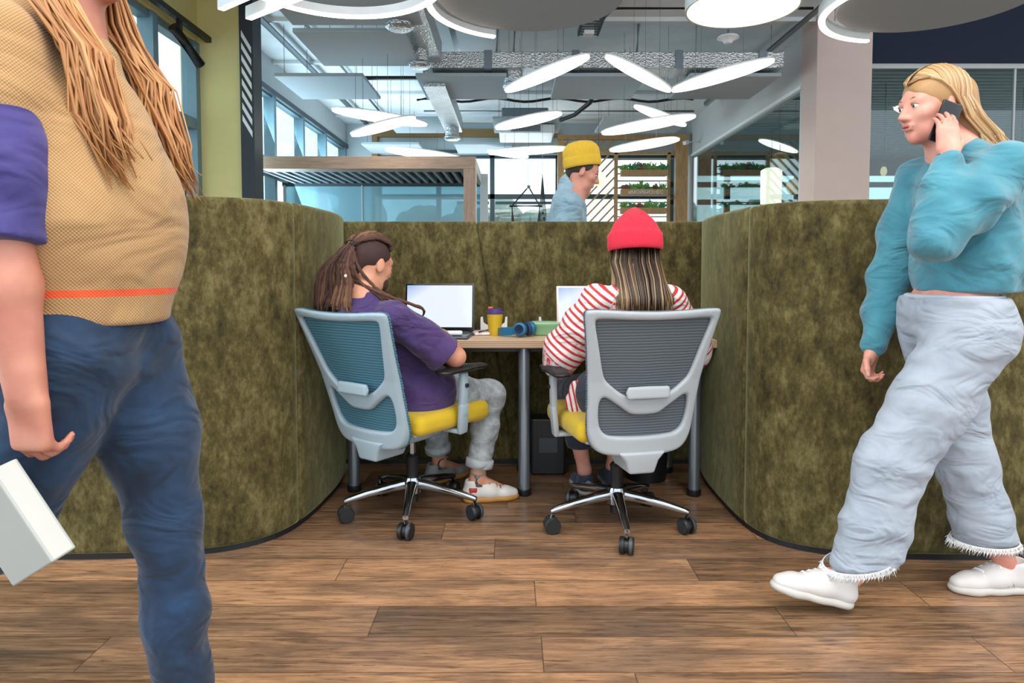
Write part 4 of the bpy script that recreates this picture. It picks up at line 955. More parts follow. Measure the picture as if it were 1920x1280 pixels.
# ------------------------------------------------------------------ people
V3 = Vector
def skin_mat(name, base, red):
    q = NT(name); v = q.co(); q.p(Base_Color=q.mix(q.ramp(q.noise(v, 14, 3), [(.35, 0.0), (.7, 1.0)]), base, red), Roughness=.5); q.set(q.b, 'Subsurface Weight', .08); q.set(q.b, 'Subsurface Radius', (.02, .008, .004)); q.bump(q.noise(v, 160, 2), .08, .001); return q.m
def cloth(name, a, b, nscale=6, bscale=420, bump=.25, rough=.85, sheen=.15):
    q = NT(name); v = q.co(); q.p(Base_Color=q.mix(q.ramp(q.noise(v, nscale, 5, .65), [(.3, 0.0), (.7, 1.0)]), a, b), Roughness=rough); q.set(q.b, 'Sheen Weight', sheen)
    fd = q.noise(q.co((1, 1, 1.8)), 5.5, 2, .45, 1.6); q.bump(q.math('ADD', q.math('MULTIPLY', fd, 1.0), q.math('MULTIPLY', q.noise(v, bscale, 2), bump*.08)), .9, .028); return q.m
def knit(name, a, b, freq=380):
    q = NT(name); v = q.co(); sp = q.n('ShaderNodeSeparateXYZ', {0: v}); s1 = q.math('SINE', q.math('MULTIPLY', sp.outputs[2], freq)); s2 = q.math('SINE', q.math('MULTIPLY', q.math('ADD', sp.outputs[0], sp.outputs[1]), freq*1.3))
    h = q.math('ADD', q.math('MULTIPLY', q.math('MULTIPLY', s1, s2), .5), .5); q.p(Base_Color=q.mix(h, a, b), Roughness=.9); q.set(q.b, 'Sheen Weight', .25); q.bump(h, .5, .003); return q.m
def attr_mat(name, stops, attr='shade', rough=.5, interp='LINEAR', aniso=0, bump=None):
    q = NT(name); a = q.n('ShaderNodeAttribute', attribute_name=attr); q.p(Base_Color=q.ramp(a.outputs['Fac'], stops, interp), Roughness=rough)
    if bump: q.bump(q.noise(q.co(), bump, 3), .5, .003)
    return q.m
SK1 = skin_mat('fair_skin', '#cd9678', '#be7e66'); SK2 = skin_mat('rosy_skin', '#d49a86', '#c98070'); SK3 = skin_mat('tan_skin', '#c08570', '#b06f5c')
class Fr:
    def __init__(s, c, f, up=(0, 0, 1)):
        s.c = V3(c); s.f = V3(f).normalized(); u = V3(up); s.r = s.f.cross(u).normalized(); s.u = s.r.cross(s.f).normalized(); s.R = Matrix((s.r, s.f, s.u)).transposed()
    def __call__(s, x, y, z): return s.c+s.r*x+s.f*y+s.u*z
def head_sd(sd, H, k=.012, ear=True, female=False):
    sd.ell(H(0, -.012, .038), (.074, .094, .082), H.R, k=.02)
    sd.ell(H(0, .025, -.02), (.060, .066, .078), H.R, k=.03)
    sd.cap(H(-.03, .035, -.075), H(.03, .035, -.075), .026, .026, .03).cap(H(0, .060, -.088), H(0, .062, -.092), .018 if female else .021, .018, .022)
    sd.cap(H(-.038, .070, .024), H(.038, .070, .024), .012, .012, .02)                      # brow
    sd.cap(H(0, .086, .010), H(0, .106, -.026), .007, .0105, .012).cap(H(-.011, .092, -.030), H(.011, .092, -.030), .008, .008, .008)   # nose
    for s_ in (-1, 1):
        sd.ell(H(s_*.040, .060, -.018), (.020, .018, .018), H.R, k=.02)                     # cheek
        sd.ell(H(s_*.031, .090, .006), (.013, .012, .009), H.R, k=.010, op='s'); sd.ell(H(s_*.031, .074, .005), (.0125, .0125, .0105), H.R, k=.003)   # eye
        if ear:
            sd.ell(H(s_*.077, -.006, -.004), (.008, .018, .031), H.R @ Matrix.Rotation(s_*-.35, 3, 'Z'), k=.006)
    sd.cap(H(-.018, .086, -.052), H(.018, .086, -.052), .0055, .0055, .006).cap(H(-.014, .085, -.062), H(.014, .085, -.062), .006, .006, .006)   # lips
def face_bits(par, H, hairm, lipm=None):
    g = MB()
    for s_ in (-1, 1): g.tube([H(s_*.014, .0865, .027), H(s_*.030, .0845, .033), H(s_*.046, .0735, .029)], [.0025, .0035, .0015], 8)
    obj('eyebrows', g, hairm, par, True)
    w_ = MB()
    for s_ in (-1, 1): w_.ball(H(s_*.031, .0765, .005), (.0122, .0115, .0092), 16, H.R)
    obj('eyes', w_, mat('eye_white', '#d9d6d2', .25), par, True)
    e = MB()
    for s_ in (-1, 1): e.ball(H(s_*.031, .0875, .0045), (.0048, .0016, .0048), 12, H.R)
    l = MB()
    for s_ in (-1, 1): l.tube([H(s_*.018, .084, .008), H(s_*.026, .0895, .0145), H(s_*.036, .0885, .0145), H(s_*.044, .079, .009)], [.001, .0022, .0022, .001], 8)
    obj('eyelashes', l, hairm, par, True)
    obj('irises', e, M['black'], par, True)
    if lipm: obj('lips', MB().tube([H(-.021, .083, -.056), H(-.008, .0925, -.054), H(.008, .0925, -.054), H(.021, .083, -.056)], [.002, .006, .006, .002], 8, sq=.8), lipm, par, True)
def hand_sd(sd, w_, d, n, side, curl=(.5, .6, .4), s=1.0, spread=1.0, thumb=(.05, .065)):
    w_ = V3(w_); d = V3(d).normalized(); n = V3(n); n = (n-d*n.dot(d)).normalized(); l = d.cross(n)*side
    R = Matrix((l, d, n)).transposed()
    sd.box(w_+d*.052*s, (.038*s, .045*s, .0135*s), .012*s, R, k=.014); sd.cap(w_-d*.03, w_+d*.02, .024*s, .024*s, .02, (n, .75)); sd.ell(w_+d*.035*s+l*.022*s+n*.010*s, (.018*s, .030*s, .014*s), R, k=.012)
    for i, (lo, L, r) in enumerate(((.029, .070, .0090), (.0095, .078, .0092), (-.010, .073, .0088), (-.0285, .058, .0078))):
        p = w_+d*(.088-.004*abs(i-1))*s+l*lo*s; a = 0; ang = curl; sp = l*(lo*.35*spread)
        pts = [p-d*.02*s, p]; rs = [r*s*1.05, r*s*1.05]
        for j, (fr, cu) in enumerate(zip((.44, .31, .25), ang)):
            a += cu*(1+.08*i); p = p+(d*math.cos(a)+n*math.sin(a)+sp*(1 if j == 0 else .3)).normalized()*L*fr*s; pts.append(p); rs.append(r*s*(1-.09*(j+1)))
        sd.chain(pts, rs, .004)
    t0 = w_+d*.022*s+l*.026*s; t1 = w_+d*thumb[0]*s+l*thumb[1]*s*.85+n*.012*s; t2 = t1+(d*.8+l*.25+n*.45).normalized()*.030*s; t3 = t2+(d*.9-l*.05+n*.4).normalized()*.024*s
    sd.chain([t0, t1, t2, t3], [.015*s, .0115*s, .0105*s, .0085*s], .006)
def shoe(par, heel, d, up, name, upper, solem, lacem, L=.275, stripe=None, tongue=True):
    """a trainer: heel is the point of the sole under the heel, d the way it points"""
    F = Fr(heel, d, up); k = L/.275
    def f(x, y, z): return F(x*k, y*k, z*k)
    sd = SD().chain([f(0, .035, .045), f(0, .12, .042), f(0, .20, .034), f(0, .237, .030)], [.040*k, .041*k, .038*k, .030*k], .02, (F.u, .8))
    sd.chain([f(0, .030, .045), f(0, .035, .088)], [.038*k, .034*k], .02).chain([f(0, .05, .085), f(0, .13, .062)], [.031*k, .030*k], .03)
    sd.ell(f(0, .048, .118), (.029*k, .040*k, .035*k), F.R, k=.008, op='s'); sd.cut(f(0, 0, .014), -F.u)
    u = obj(name, sd.mesh(.004, smooth=1), upper, par, True)
    so = SD().chain([f(0, .035, .014), f(0, .12, .014), f(0, .20, .014), f(0, .238, .014)], [.043*k, .041*k, .043*k, .034*k], .02, (F.u, .55)); so.cut(f(0, 0, .030), F.u); so.cut(f(0, 0, .0), -F.u)
    obj('sole', so.mesh(.004, smooth=1), solem, u, True)
    for i in range(4):
        y = .108+i*.019; z = .101-i*.0085
        obj('lace', MB().tube([f(-.026, y+.005, z-.014), f(-.012, y, z-.001), f(.012, y+.008, z-.001), f(.026, y+.010, z-.014)], .0032*k, 8), lacem, u, True)
    if stripe:
        g = MB()
        for s_ in (-1, 1):
            for i in range(3):
                a = f(s_*.0365, .092+i*.020, .066); b = f(s_*.0435, .075+i*.020, .034); g.beam(a, b, .006, .0015)
        obj('side_stripes', g, stripe, u)
    if tongue: obj('tongue', SD().chain([f(0, .10, .080), f(0, .072, .112)], [.022*k, .020*k], .01, (F.f, .3)).mesh(.004, smooth=1), upper, u, True)
    return u
def join(*gs):
    class GG: pass
    g = GG(); g.v = np.concatenate([np.asarray(x.v) for x in gs]); g.f = []; o = 0
    for x in gs: g.f += [[i+o for i in f] for f in x.f]; o += len(x.v)
    g.attr = {}; return g
def person(label, loc): return thing('person', label, 'person', loc)
def mesh_part(name, sd, m, par, res=.006, disp=None, smooth=1, cut=None): return obj(name, sd.mesh(res, disp=disp, smooth=smooth), m, par, True)

# ============ seated man with dreadlocks
def seated_man():
    f = V3((.588, .809, 0)); r = V3((.809, -.588, 0)); up = V3((0, 0, 1))
    T = person('person with brown dreadlocks in a purple t-shirt and grey jeans, seated at the dark laptop', (-.45, 3.0, 0))
    pel = V3((-.47, 2.955, .56)); neck = V3((-.625, 2.80, .955)); hc = V3((-.598, 2.855, 1.108)); hd = V3((math.sin(.70), math.cos(.70), -.22)).normalized()
    H = Fr(hc, hd)
    shR = neck+r*.185+V3((0, 0, -.062)); shL = neck-r*.185+V3((0, 0, -.062)); elR = V3((-.235, 2.80, .725)); elL = V3((-.70, 3.10, .72))
    wrR = V3((-.325, 3.075, .792)); wrL = V3((-.50, 3.20, .79)); hipR = pel+r*.09; hipL = pel-r*.09
    knR = V3((-.105, 3.17, .495)); anR = V3((-.165, 3.13, .10)); knL = V3((-.40, 3.34, .50)); anL = V3((-.37, 3.40, .10))
    b = SD(); head_sd(b, H)
    b.cap(H(0, -.025, -.03), neck+V3((0, 0, .0)), .052, .060, .03).cap(neck, (neck+pel)/2, .09, .12, .05, (f, .7)).cap((neck+pel)/2, pel, .12, .12, .05, (f, .7)).cap(shL, shR, .045, .045, .05)
    for sh, el, wr in ((shR, elR, wrR), (shL, elL, wrL)):
        b.cap(sh, el, .046, .040, .02).cap(el, el.lerp(wr, .3), .040, .041, .02).cap(el.lerp(wr, .3), wr, .041, .026, .02)
    for hp, kn, an in ((hipR, knR, anR), (hipL, knL, anL)): b.cap(hp, kn, .075, .052, .03).cap(kn, kn.lerp(an, .35), .052, .052, .02).cap(kn.lerp(an, .35), an, .05, .034, .02)
    for an, d in ((anR, V3((.93, .22, 0))), (anL, V3((.7, .7, 0)))): b.cap(an, an+d*.12+V3((0, 0, -.05)), .032, .022, .02)
    hand_sd(b, wrR, (-.30, .95, -.10), (0, -.1, -1), 1, (.35, .5, .3)); hand_sd(b, wrL, (.55, .8, -.1), (0, 0, -1), -1, (.35, .5, .3))
    mesh_part('body', b, SK1, T, .0048)
    # t-shirt
    s = SD(); chest = neck.lerp(pel, .35)+f*.01
    s.cap(neck+V3((0, 0, -.07)), chest, .120, .145, .05, (f, .68)).cap(chest, pel+V3((0, 0, .02)), .145, .155, .05, (f, .74)).cap(shL, shR, .054, .054, .05)
    s.cap(pel+V3((0, 0, .02)), pel+r*.04+V3((0, 0, -.05)), .160, .165, .05, (f, .8)).cap(neck+V3((0, 0, .02)), neck+V3((0, 0, -.04)), .070, .10, .04)
    s.cap(pel+r*.10, pel+r*.11+f*.06+V3((0, 0, -.06)), .095, .090, .05); s.cap(pel+r*.09+f*.08+V3((0, 0, .01)), pel+r*.09+f*.08+V3((0, 0, .0)), .108, .108, .03)
    slv = []
    for sh, el in ((shR, elR), (shL, elL)):
        s.cap(sh, sh.lerp(el, .25), .066, .066, .04); e2 = sh.lerp(el, .93); z = SD(); z.chain([sh, sh.lerp(el, .5), e2+V3((0, 0, -.014))], [.064, .070, .080], .03); z.cap(sh.lerp(el, .55)+V3((0, 0, -.03)), e2+V3((0, 0, -.05)), .04, .055, .04); z.cut(sh.lerp(el, .86), (el-sh)+V3((0, 0, -.05))); slv.append(z)
    0 and s.post.append(lambda V, X, Y, Z, p=shR, n=shR: np.where((X-p.x)*n.x+(Y-p.y)*n.y+(Z-p.z)*n.z > -.12, np.maximum(V, np.where((X > -.36), (X-p.x)*n.x+(Y-p.y)*n.y+(Z-p.z)*n.z, -1)), V))
    nk = H(0, -.02, -.10); s.ell(neck+V3((0, 0, .095))+f*.01, (.066, .066, .085), k=.01, op='s'); s.cut((0, 0, .445), (0, 0, -1))
    q = NT('purple_jersey'); v = q.co(); q.p(Base_Color=q.mix(q.ramp(q.noise(v, 3, 3), [(.3, 0.0), (.7, 1.0)]), '#33235a', '#4a2f63'), Roughness=.8); q.set(q.b, 'Sheen Weight', .2); q.bump(q.noise(q.co((1, 1, 1.7)), 6, 2, .45, 1.8), 1.0, .03)
    wr_ = wrinkle(.006, 30, 30, 36, 4); obj('t_shirt', join(s.mesh(.006, disp=wr_, smooth=1), *[z.mesh(.006, disp=wr_, smooth=1) for z in slv]), q.m, T, True)
    # jeans
    j = SD(); j.cap(hipL, hipR, .11, .11, .05)
    for hp, kn, an in ((hipR, knR, anR), (hipL, knL, anL)):
        c = an.lerp(kn, .22); j.chain([hp, hp.lerp(kn, .5), kn], [.092, .080, .070], .03).chain([kn, kn.lerp(c, .5), c], [.069, .062, .056], .03)
    cR = anR.lerp(knR, .22); j.post.append(lambda V, X, Y, Z: np.maximum(V, .175-Z))
    mesh_part('jeans', j, cloth('acid_wash_denim', '#7b8389', '#adb3b6', 28, 300), T, .006, wrinkle(.004, 40, 40, 60, 9))
    for an, kn in ((anR, knR), (anL, knL)):
        c = an.lerp(kn, .20); d = (kn-an).normalized(); o = obj('jeans_cuff', MB().lathe([(.058, -.020), (.064, -.018), (.066, 0), (.066, .018), (.060, .022)], c+d*.0, 36, d), cloth('pale_denim', '#9aa2a8', '#b9bfc3', 40), T, True)
    whitel = mat('white_leather', '#d3cfc9', .45, var=.02); gum = mat('gum_sole', '#b5813f', .6)
    u = shoe(T, (-.222, 3.115, 0), (.97, .22, 0), (0, 0, 1), 'trainer', whitel, gum, mat('brown_lace', '#6d5743', .7), .265); F = Fr((-.222, 3.115, 0), (.97, .22, 0))
    obj('heel_patch', MB().box(F(.028, .035, .062), (.028, .040, .03), .008, F.R), mat('red_leather', '#b5302a', .5), u, True)
    shoe(T, (-.425, 3.36, 0), (.72, .69, 0), (0, 0, 1), 'trainer', mat('grey_leather', '#8b8c8a', .5), gum, mat('dark_lace', '#3a3a3c', .7), .265)
    for an in (anR, anL): obj('sock', MB().tube([an+V3((0, 0, -.02)), an+V3((.005, 0, .035))], [.042, .040], 20), cloth('grey_sock', '#9a9a96', '#b5b5b0'), T, True)
    # short side hair
    s = SD(); s.ell(H(0, -.016, .040), (.079, .097, .086), H.R, k=.01).cap(H(0, -.07, -.01), H(0, -.06, -.045), .040, .035, .02)
    s.ell(H(0, .115, -.005), (.10, .075, .075), H.R, k=.01, op='s'); s.ell(H(.10, .015, -.035), (.045, .045, .050), H.R, k=.01, op='s'); s.ell(H(-.10, .015, -.035), (.045, .045, .05), H.R, k=.01, op='s')
    s.cut(H(0, 0, -.055), -H.u+H.f*.3)
    mesh_part('short_hair', s, mat('cropped_brown_hair', '#3b2420', .75, var=.2, nscale=60, bump=.6, bscale=400), T, .005)
    br = SD(); br.ell(H(0, .042, -.070), (.060, .052, .046), H.R, k=.02)
    br.ell(H(0, .098, -.048), (.03, .03, .012), H.R, k=.008, op='s'); mesh_part('beard', br, mat('brown_beard', '#3e2618', .8, var=.2, nscale=60, bump=.8, bscale=300), T, .005)
    face_bits(T, H, mat('brown_brow', '#3e2618', .8))
    # dreadlocks
    r5 = random.Random(21); vs = MB(); shade = []
    tie = H(0, -.122, .052)
    def dread(pts, rr):
        n0 = len(vs.v); P_ = [V3(p) for p in pts]; out = []
        for i in range(len(P_)-1):
            p0, p1, p2, p3 = P_[max(i-1, 0)], P_[i], P_[i+1], P_[min(i+2, len(P_)-1)]
            for k in range(7): t = k/7; out.append(.5*((2*p1)+(-p0+p2)*t+(2*p0-5*p1+4*p2-p3)*t*t+(-p0+3*p1-3*p2+p3)*t**3))
        out.append(P_[-1]); N = len(out)
        rs = [rr*(1+.16*math.sin(i*1.9+r5.random()*1.5))*(1 if i < N*.75 else 1-.65*(i-N*.75)/(N*.25)) for i in range(N)]
        out = [p+V3((r5.uniform(-1, 1), r5.uniform(-1, 1), r5.uniform(-1, 1)))*.0015 for p in out]
        vs.tube(out, rs, 8); c = r5.uniform(0, .8); m = len(vs.v)-n0
        for k in range(m): shade.append(min(1, c+.2*k/m))
    for i in range(22):           # over the crown to the tie
        a = (i-10.5)/10.5; x = a*.060
        dread([H(x*1.0, .070-.028*a*a, .088-.02*a*a), H(x*1.12, .035, .122-.028*a*a), H(x*1.1, -.03, .134-.030*a*a), H(x*.85, -.09, .105-.02*a*a), tie+H.r*x*.36+V3((0, 0, r5.uniform(-.012, .012)))], r5.uniform(.0068, .0090))
    bk = -f
    ends = []
    for i in range(34):           # hanging behind the back towards the left shoulder
        a = i/33; s0 = tie+H.r*(a-.5)*.05+V3((0, 0, r5.uniform(-.02, .01)))
        e = neck+r*(-.235+.25*a)+bk*r5.uniform(.0, .075)+V3((0, 0, r5.uniform(-.06, -.01)-.04*(1-a)))
        m = s0.lerp(e, .5)+bk*r5.uniform(.02, .05)+V3((0, 0, .035))-r*.035*(1-a)
        dread([s0, s0.lerp(m, .45)+bk*.012, m, e.lerp(m, .3)+bk*.012, e], r5.uniform(.0062, .0088))
    for i in range(20):            # over the right shoulder and the nape
        a = (i/19)*1.55-.55;  s0 = tie+H.r*(.01+.018*a); e = neck+r*(.05+.115*a)+f*(.00+.02*a)+V3((0, 0, .008-.03*a+r5.uniform(-.01, .01))); m = neck+r*(.005+.04*a)+bk*(.055-.02*a)+V3((0, 0, .095-.02*a))
        dread([s0, s0.lerp(m, .55)+bk*.022, m, e.lerp(m, .35)+V3((0, 0, .022)), e+V3((0, 0, .018))], r5.uniform(.006, .0085))
    for i in range(14):           # over the nape
        a = i/13; s0 = tie+H.r*(a-.5)*.03+V3((0, 0, -.012)); e = neck+r*(-.13+.17*a)+bk*(.088+.01*r5.random())+V3((0, 0, -.035+r5.uniform(-.02, .02))); m = neck+r*(-.07+.10*a)+bk*.082+V3((0, 0, .085))
        dread([s0, s0.lerp(m, .5)+bk*.020, m, e.lerp(m, .3)+bk*.006, e], r5.uniform(.0062, .0085))
    dread([tie+H.r*.02, H(.055, -.10, -.03), neck+r*.07+f*.0+V3((0, 0, .07)), shR+V3((-.02, .03, .088)), shR.lerp(elR, .45)+V3((-.005, .05, .110)), P(790, 597, 2.86)], .0068)
    vs.attr = {'shade': shade}
    obj('dreadlocks', vs, attr_mat('dreadlock_hair', [(0, '#2b1a14'), (.45, '#52342a'), (.8, '#6f4c35'), (1, '#85603f')], rough=.85, bump=260), T, True)
    obj('hair_tie', MB().tube([tie+(H.r*math.cos(a)*.034+H.u*math.sin(a)*.022)*1.1+H.f*.004 for a in [2*PI*k/24 for k in range(24)]], .004, 8, closed=True), M['black'], T, True)
    obj('hair_bead', MB().ball(P(648, 517, 2.69), (.006, .006, .007), 12), M['white'], T, True)
    g = MB(); g.tube([neck+(r*math.cos(a)*.066+f*math.sin(a)*.062)+V3((0, 0, .018-.012*math.sin(a))) for a in [2*PI*k/36 for k in range(36)]], .0028, 8, closed=True); obj('neck_chain', g, M['chrome'], T, True)
seated_man()
# ============ seated woman in the red beanie
def seated_woman():
    th = math.radians(12); f = V3((-math.sin(th), math.cos(th), 0)); r = V3((math.cos(th), math.sin(th), 0))
    T = person('person in a red and white striped shirt and red ribbed beanie, seated seen from behind', (.45, 2.88, 0))
    pel = V3((.458, 2.83, .57)); neck = V3((.505, 2.80, 1.015)); hc = V3((.521, 2.868, 1.188)); hd = V3((-.12, 1, -.22)).normalized(); H = Fr(hc, hd)
    shR = neck+r*.165+V3((0, 0, -.05)); shL = neck-r*.165+V3((0, 0, -.05)); elL = V3((.205, 2.86, .705)); elR = V3((.80, 2.98, .72)); wrL = V3((.345, 3.13, .79)); wrR = V3((.60, 3.17, .79))
    hipR = pel+r*.09; hipL = pel-r*.09; knL = V3((.27, 3.20, .51)); anL = V3((.352, 3.235, .115)); knR = V3((.53, 3.25, .51)); anR = V3((.50, 3.31, .115))
    b = SD(); head_sd(b, H, female=True); b.cap(H(0, -.02, -.04), neck, .045, .052, .03).cap(neck, pel, .085, .115, .05, (f, .7)).cap(shL, shR, .040, .040, .04)
    for sh, el, wr in ((shR, elR, wrR), (shL, elL, wrL)): b.cap(sh, el, .040, .034, .02).cap(el, wr, .036, .023, .02)
    for hp, kn, an in ((hipR, knR, anR), (hipL, knL, anL)): b.cap(hp, kn, .075, .050, .03).cap(kn, kn.lerp(an, .35), .05, .050, .02).cap(kn.lerp(an, .35), an, .048, .031, .02).cap(an, an+V3((.0, .10, -.06)), .030, .020, .02)
    hand_sd(b, wrL, (.45, .9, -.1), (0, 0, -1), -1, (.35, .5, .3), .92); hand_sd(b, wrR, (-.4, .9, -.1), (0, 0, -1), 1, (.35, .5, .3), .92)
    mesh_part('body', b, SK2, T, .0048)
    s = SD(); s.cap(neck+V3((0, 0, -.08)), neck.lerp(pel, .5), .115, .15, .05, (f, .68)).cap(neck.lerp(pel, .5), pel+V3((0, 0, .03)), .15, .155, .06, (f, .75)).cap(shL, shR, .052, .052, .05).cap(neck+V3((0, 0, .01)), neck+V3((0, 0, -.04)), .066, .09, .04)
    for sh, el, wr in ((shL, elL, wrL), (shR, elR, wrR)):
        out = (sh-neck).normalized()*.012
        s.chain([sh, sh.lerp(el, .45)+out, sh.lerp(el, .8)+out*1.2, el+V3((0, 0, -.01))], [.060, .070, .080, .074], .03).chain([el, el.lerp(wr, .5), el.lerp(wr, .92)], [.072, .060, .038], .03)
    s.ell(neck+V3((0, 0, .06)), (.055, .055, .06), k=.01, op='s'); s.cut((0, 0, .50), (0, 0, -1))
    g = s.mesh(.006, disp=wrinkle(.006, 24, 24, 34, 12), smooth=1); Pn = g.P
    def seg(a, b_):
        a = np.array(a); ab = np.array(b_)-a; t0 = ((Pn-a) @ ab)/ab.dot(ab); t = np.clip(t0, 0, 1); return np.linalg.norm(Pn-a-t[:, None]*ab, axis=1), t0*np.linalg.norm(ab)
    al = Pn[:, 2].copy()-.02*((Pn[:, 0]-.5)/.15)**2*0; best = seg(neck.lerp(pel, .12), pel)[0]-.125
    for sh, el, wr in ((shL, elL, wrL), (shR, elR, wrR)):
        d1, t1 = seg(sh+(neck-sh)*.45, el); d2, t2 = seg(el, wr); L1 = (el-sh-(neck-sh)*.45).length; d = np.minimum(d1, d2)-.07; a2 = np.where(d1 < d2, t1, L1+t2)
        m = d < best; al = np.where(m, -a2*1.0, al); best = np.minimum(best, d)
    g.attr['along'] = al
    q = NT('striped_cotton'); a = q.n('ShaderNodeAttribute', attribute_name='along'); nz = q.math('MULTIPLY', q.noise(q.co(), 14, 2), .006); fr = q.math('FRACT', q.math('DIVIDE', q.math('ADD', a.outputs['Fac'], q.math('ADD', nz, 5.0)), .0262))
    q.p(Base_Color=q.mix(q.math('LESS_THAN', fr, .40), '#dcd5d3', '#bd3436'), Roughness=.85); q.bump(q.noise(q.co((1, 1, 1.7)), 7, 2, .45, 1.6), .9, .022); stripe = q.m
    obj('striped_shirt', g, stripe, T, True)
    # knotted shirt tail at the hip
    kn = V3((.268, 2.80, .60)); g = SD().chain([kn, kn+V3((-.012, -.01, -.06)), kn+V3((.0, -.01, -.115))], [.022, .030, .024], .02, ((0, 1, 0), .5)).chain([kn, kn+V3((.03, -.01, -.06)), kn+V3((.035, -.01, -.125))], [.02, .026, .018], .02, ((0, 1, 0), .5)).mesh(.005, smooth=1); g.attr['along'] = g.P[:, 0]*1.3+g.P[:, 2]*.25
    obj('shirt_tie', g, stripe, T, True)
    j = SD(); j.cap(hipL, hipR, .11, .11, .05)
    for hp, k2, an in ((hipR, knR, anR), (hipL, knL, anL)): j.chain([hp, k2, an.lerp(k2, .33)], [.095, .072, .062], .03)
    j.cut((0, 0, .23), (0, 0, -1)); mesh_part('trousers', j, cloth('dark_denim', '#232a36', '#2f3948'), T, .007)
    navy = cloth('navy_trainer', '#26303f', '#36445a', 20); 
    u = shoe(T, (.362, 3.20, 0), (-.15, .98, 0), (0, 0, 1), 'trainer', navy, mat('pale_sole', '#a9a89c', .6), M['dgrey'], .25); obj('heel_badge', MB().lathe([(.016, 0), (.016, .006), (.012, .008)], V3((.366, 3.187, .062)), 24, (.15, -.98, .1)), mat('slate_badge', '#6d7f92', .5), u, 40)
    shoe(T, (.505, 3.27, 0), (-.1, 1, 0), (0, 0, 1), 'trainer', navy, mat('pale_sole_b', '#a9a89c', .6), M['dgrey'], .25)
    beanie(T, Fr((.521, 2.862, 1.168), (-.1, 1, -.10)), [(.106, .0), (.113, .006), (.1145, .040), (.113, .068), (.108, .076), (.104, .080), (.099, .092), (.087, .115), (.067, .140), (.045, .160), (.026, .174), (.010, .183), (.002, .185)], 64, mat('red_knit', '#d3213c', .85, var=.05, nscale=30, sheen=.3), 1.0)
    # long straight hair
    r6 = random.Random(5); g = MB(); sh = []
    cx, cy = .521, 2.868
    for i in range(520):
        a = r6.uniform(-2.15, 2.15); lay = r6.uniform(0, 1); rr = .098-.022*lay; x0 = cx+rr*math.sin(a)*1.0; y0 = cy-rr*math.cos(a); 
        z1 = .905+.03*abs(a)/2+r6.uniform(-.022, .03); side = a/2.15; spread = .128
        xe = cx+spread*math.sin(a*.72)*(1+.06*r6.uniform(-1, 1))+.012; ye = 2.80-.128*math.cos(a*.62)+.022*lay-.006
        if abs(a) > 1.5: z1 += .03
        if .25 < a < .75 and r6.random() < .3: z1 -= .035
        pts = [(x0, y0, 1.20), (x0+(x0-cx)*.09, y0-.005, 1.12), (x0*.5+xe*.5+.006*math.sin(a*3), y0*.4+ye*.6, 1.05), (x0*.2+xe*.8, ye-.006, .975), (xe, ye, z1)]
        w_ = r6.uniform(.0018, .0036); n0 = len(g.v); g.tube(pts, [w_, w_*1.1, w_, w_*.8, w_*.25], 5); c = r6.random()
        base = (.15 if abs(a) < .75 else .55); c = min(1, max(0, base*c*1.3+(.75 if r6.random() < .22 else 0)*r6.random()))
        for k in range(len(g.v)-n0): sh.append(min(1, c+.28*min(1, (k//5)/4)))
    g.attr = {'shade': sh}
    obj('long_hair', g, attr_mat('highlighted_hair', [(0, '#231a17'), (.28, '#3f3026'), (.55, '#6f543c'), (.8, '#a98760'), (1, '#d3bc98')], rough=.38), T, True)
    s = SD(); s.ell(H(0, -.02, .035), (.080, .095, .088), H.R).cap((cx, cy-.040, 1.15), (cx+.005, cy-.118, .98), .078, .085, .03, ((0, 1, 0), .42)); mesh_part('hair_base', s, mat('dark_brown_hair', '#3a2b24', .6, var=.2, nscale=30), T, .007)
def beanie(par, F, prof, nrib, m, sc=1.0, name='beanie', sy=1.06):
    n = nrib*6; vs = []; fs = []
    # subdivide the profile
    pr = []
    for (r0, z0), (r1, z1) in zip(prof[:-1], prof[1:]):
        for t in (0, .5): pr.append((r0+(r1-r0)*t, z0+(z1-z0)*t))
    pr.append(prof[-1]); cuff = prof[3][1]
    for r_, z in pr:
        for k in range(n):
            a = 2*PI*k/n; amp = .0016*min(1, r_/.05); q_ = (r_+amp*math.cos(a*nrib)+(.0012*math.cos(a*5) if z > cuff else 0))*sc; vs.append(F(q_*math.cos(a), q_*math.sin(a)*sy, z*sc))
    for i in range(len(pr)-1):
        for k in range(n): fs.append((i*n+k, i*n+(k+1) % n, (i+1)*n+(k+1) % n, (i+1)*n+k))
    return obj(name, MB().add(vs, fs), m, par, True)
seated_woman()
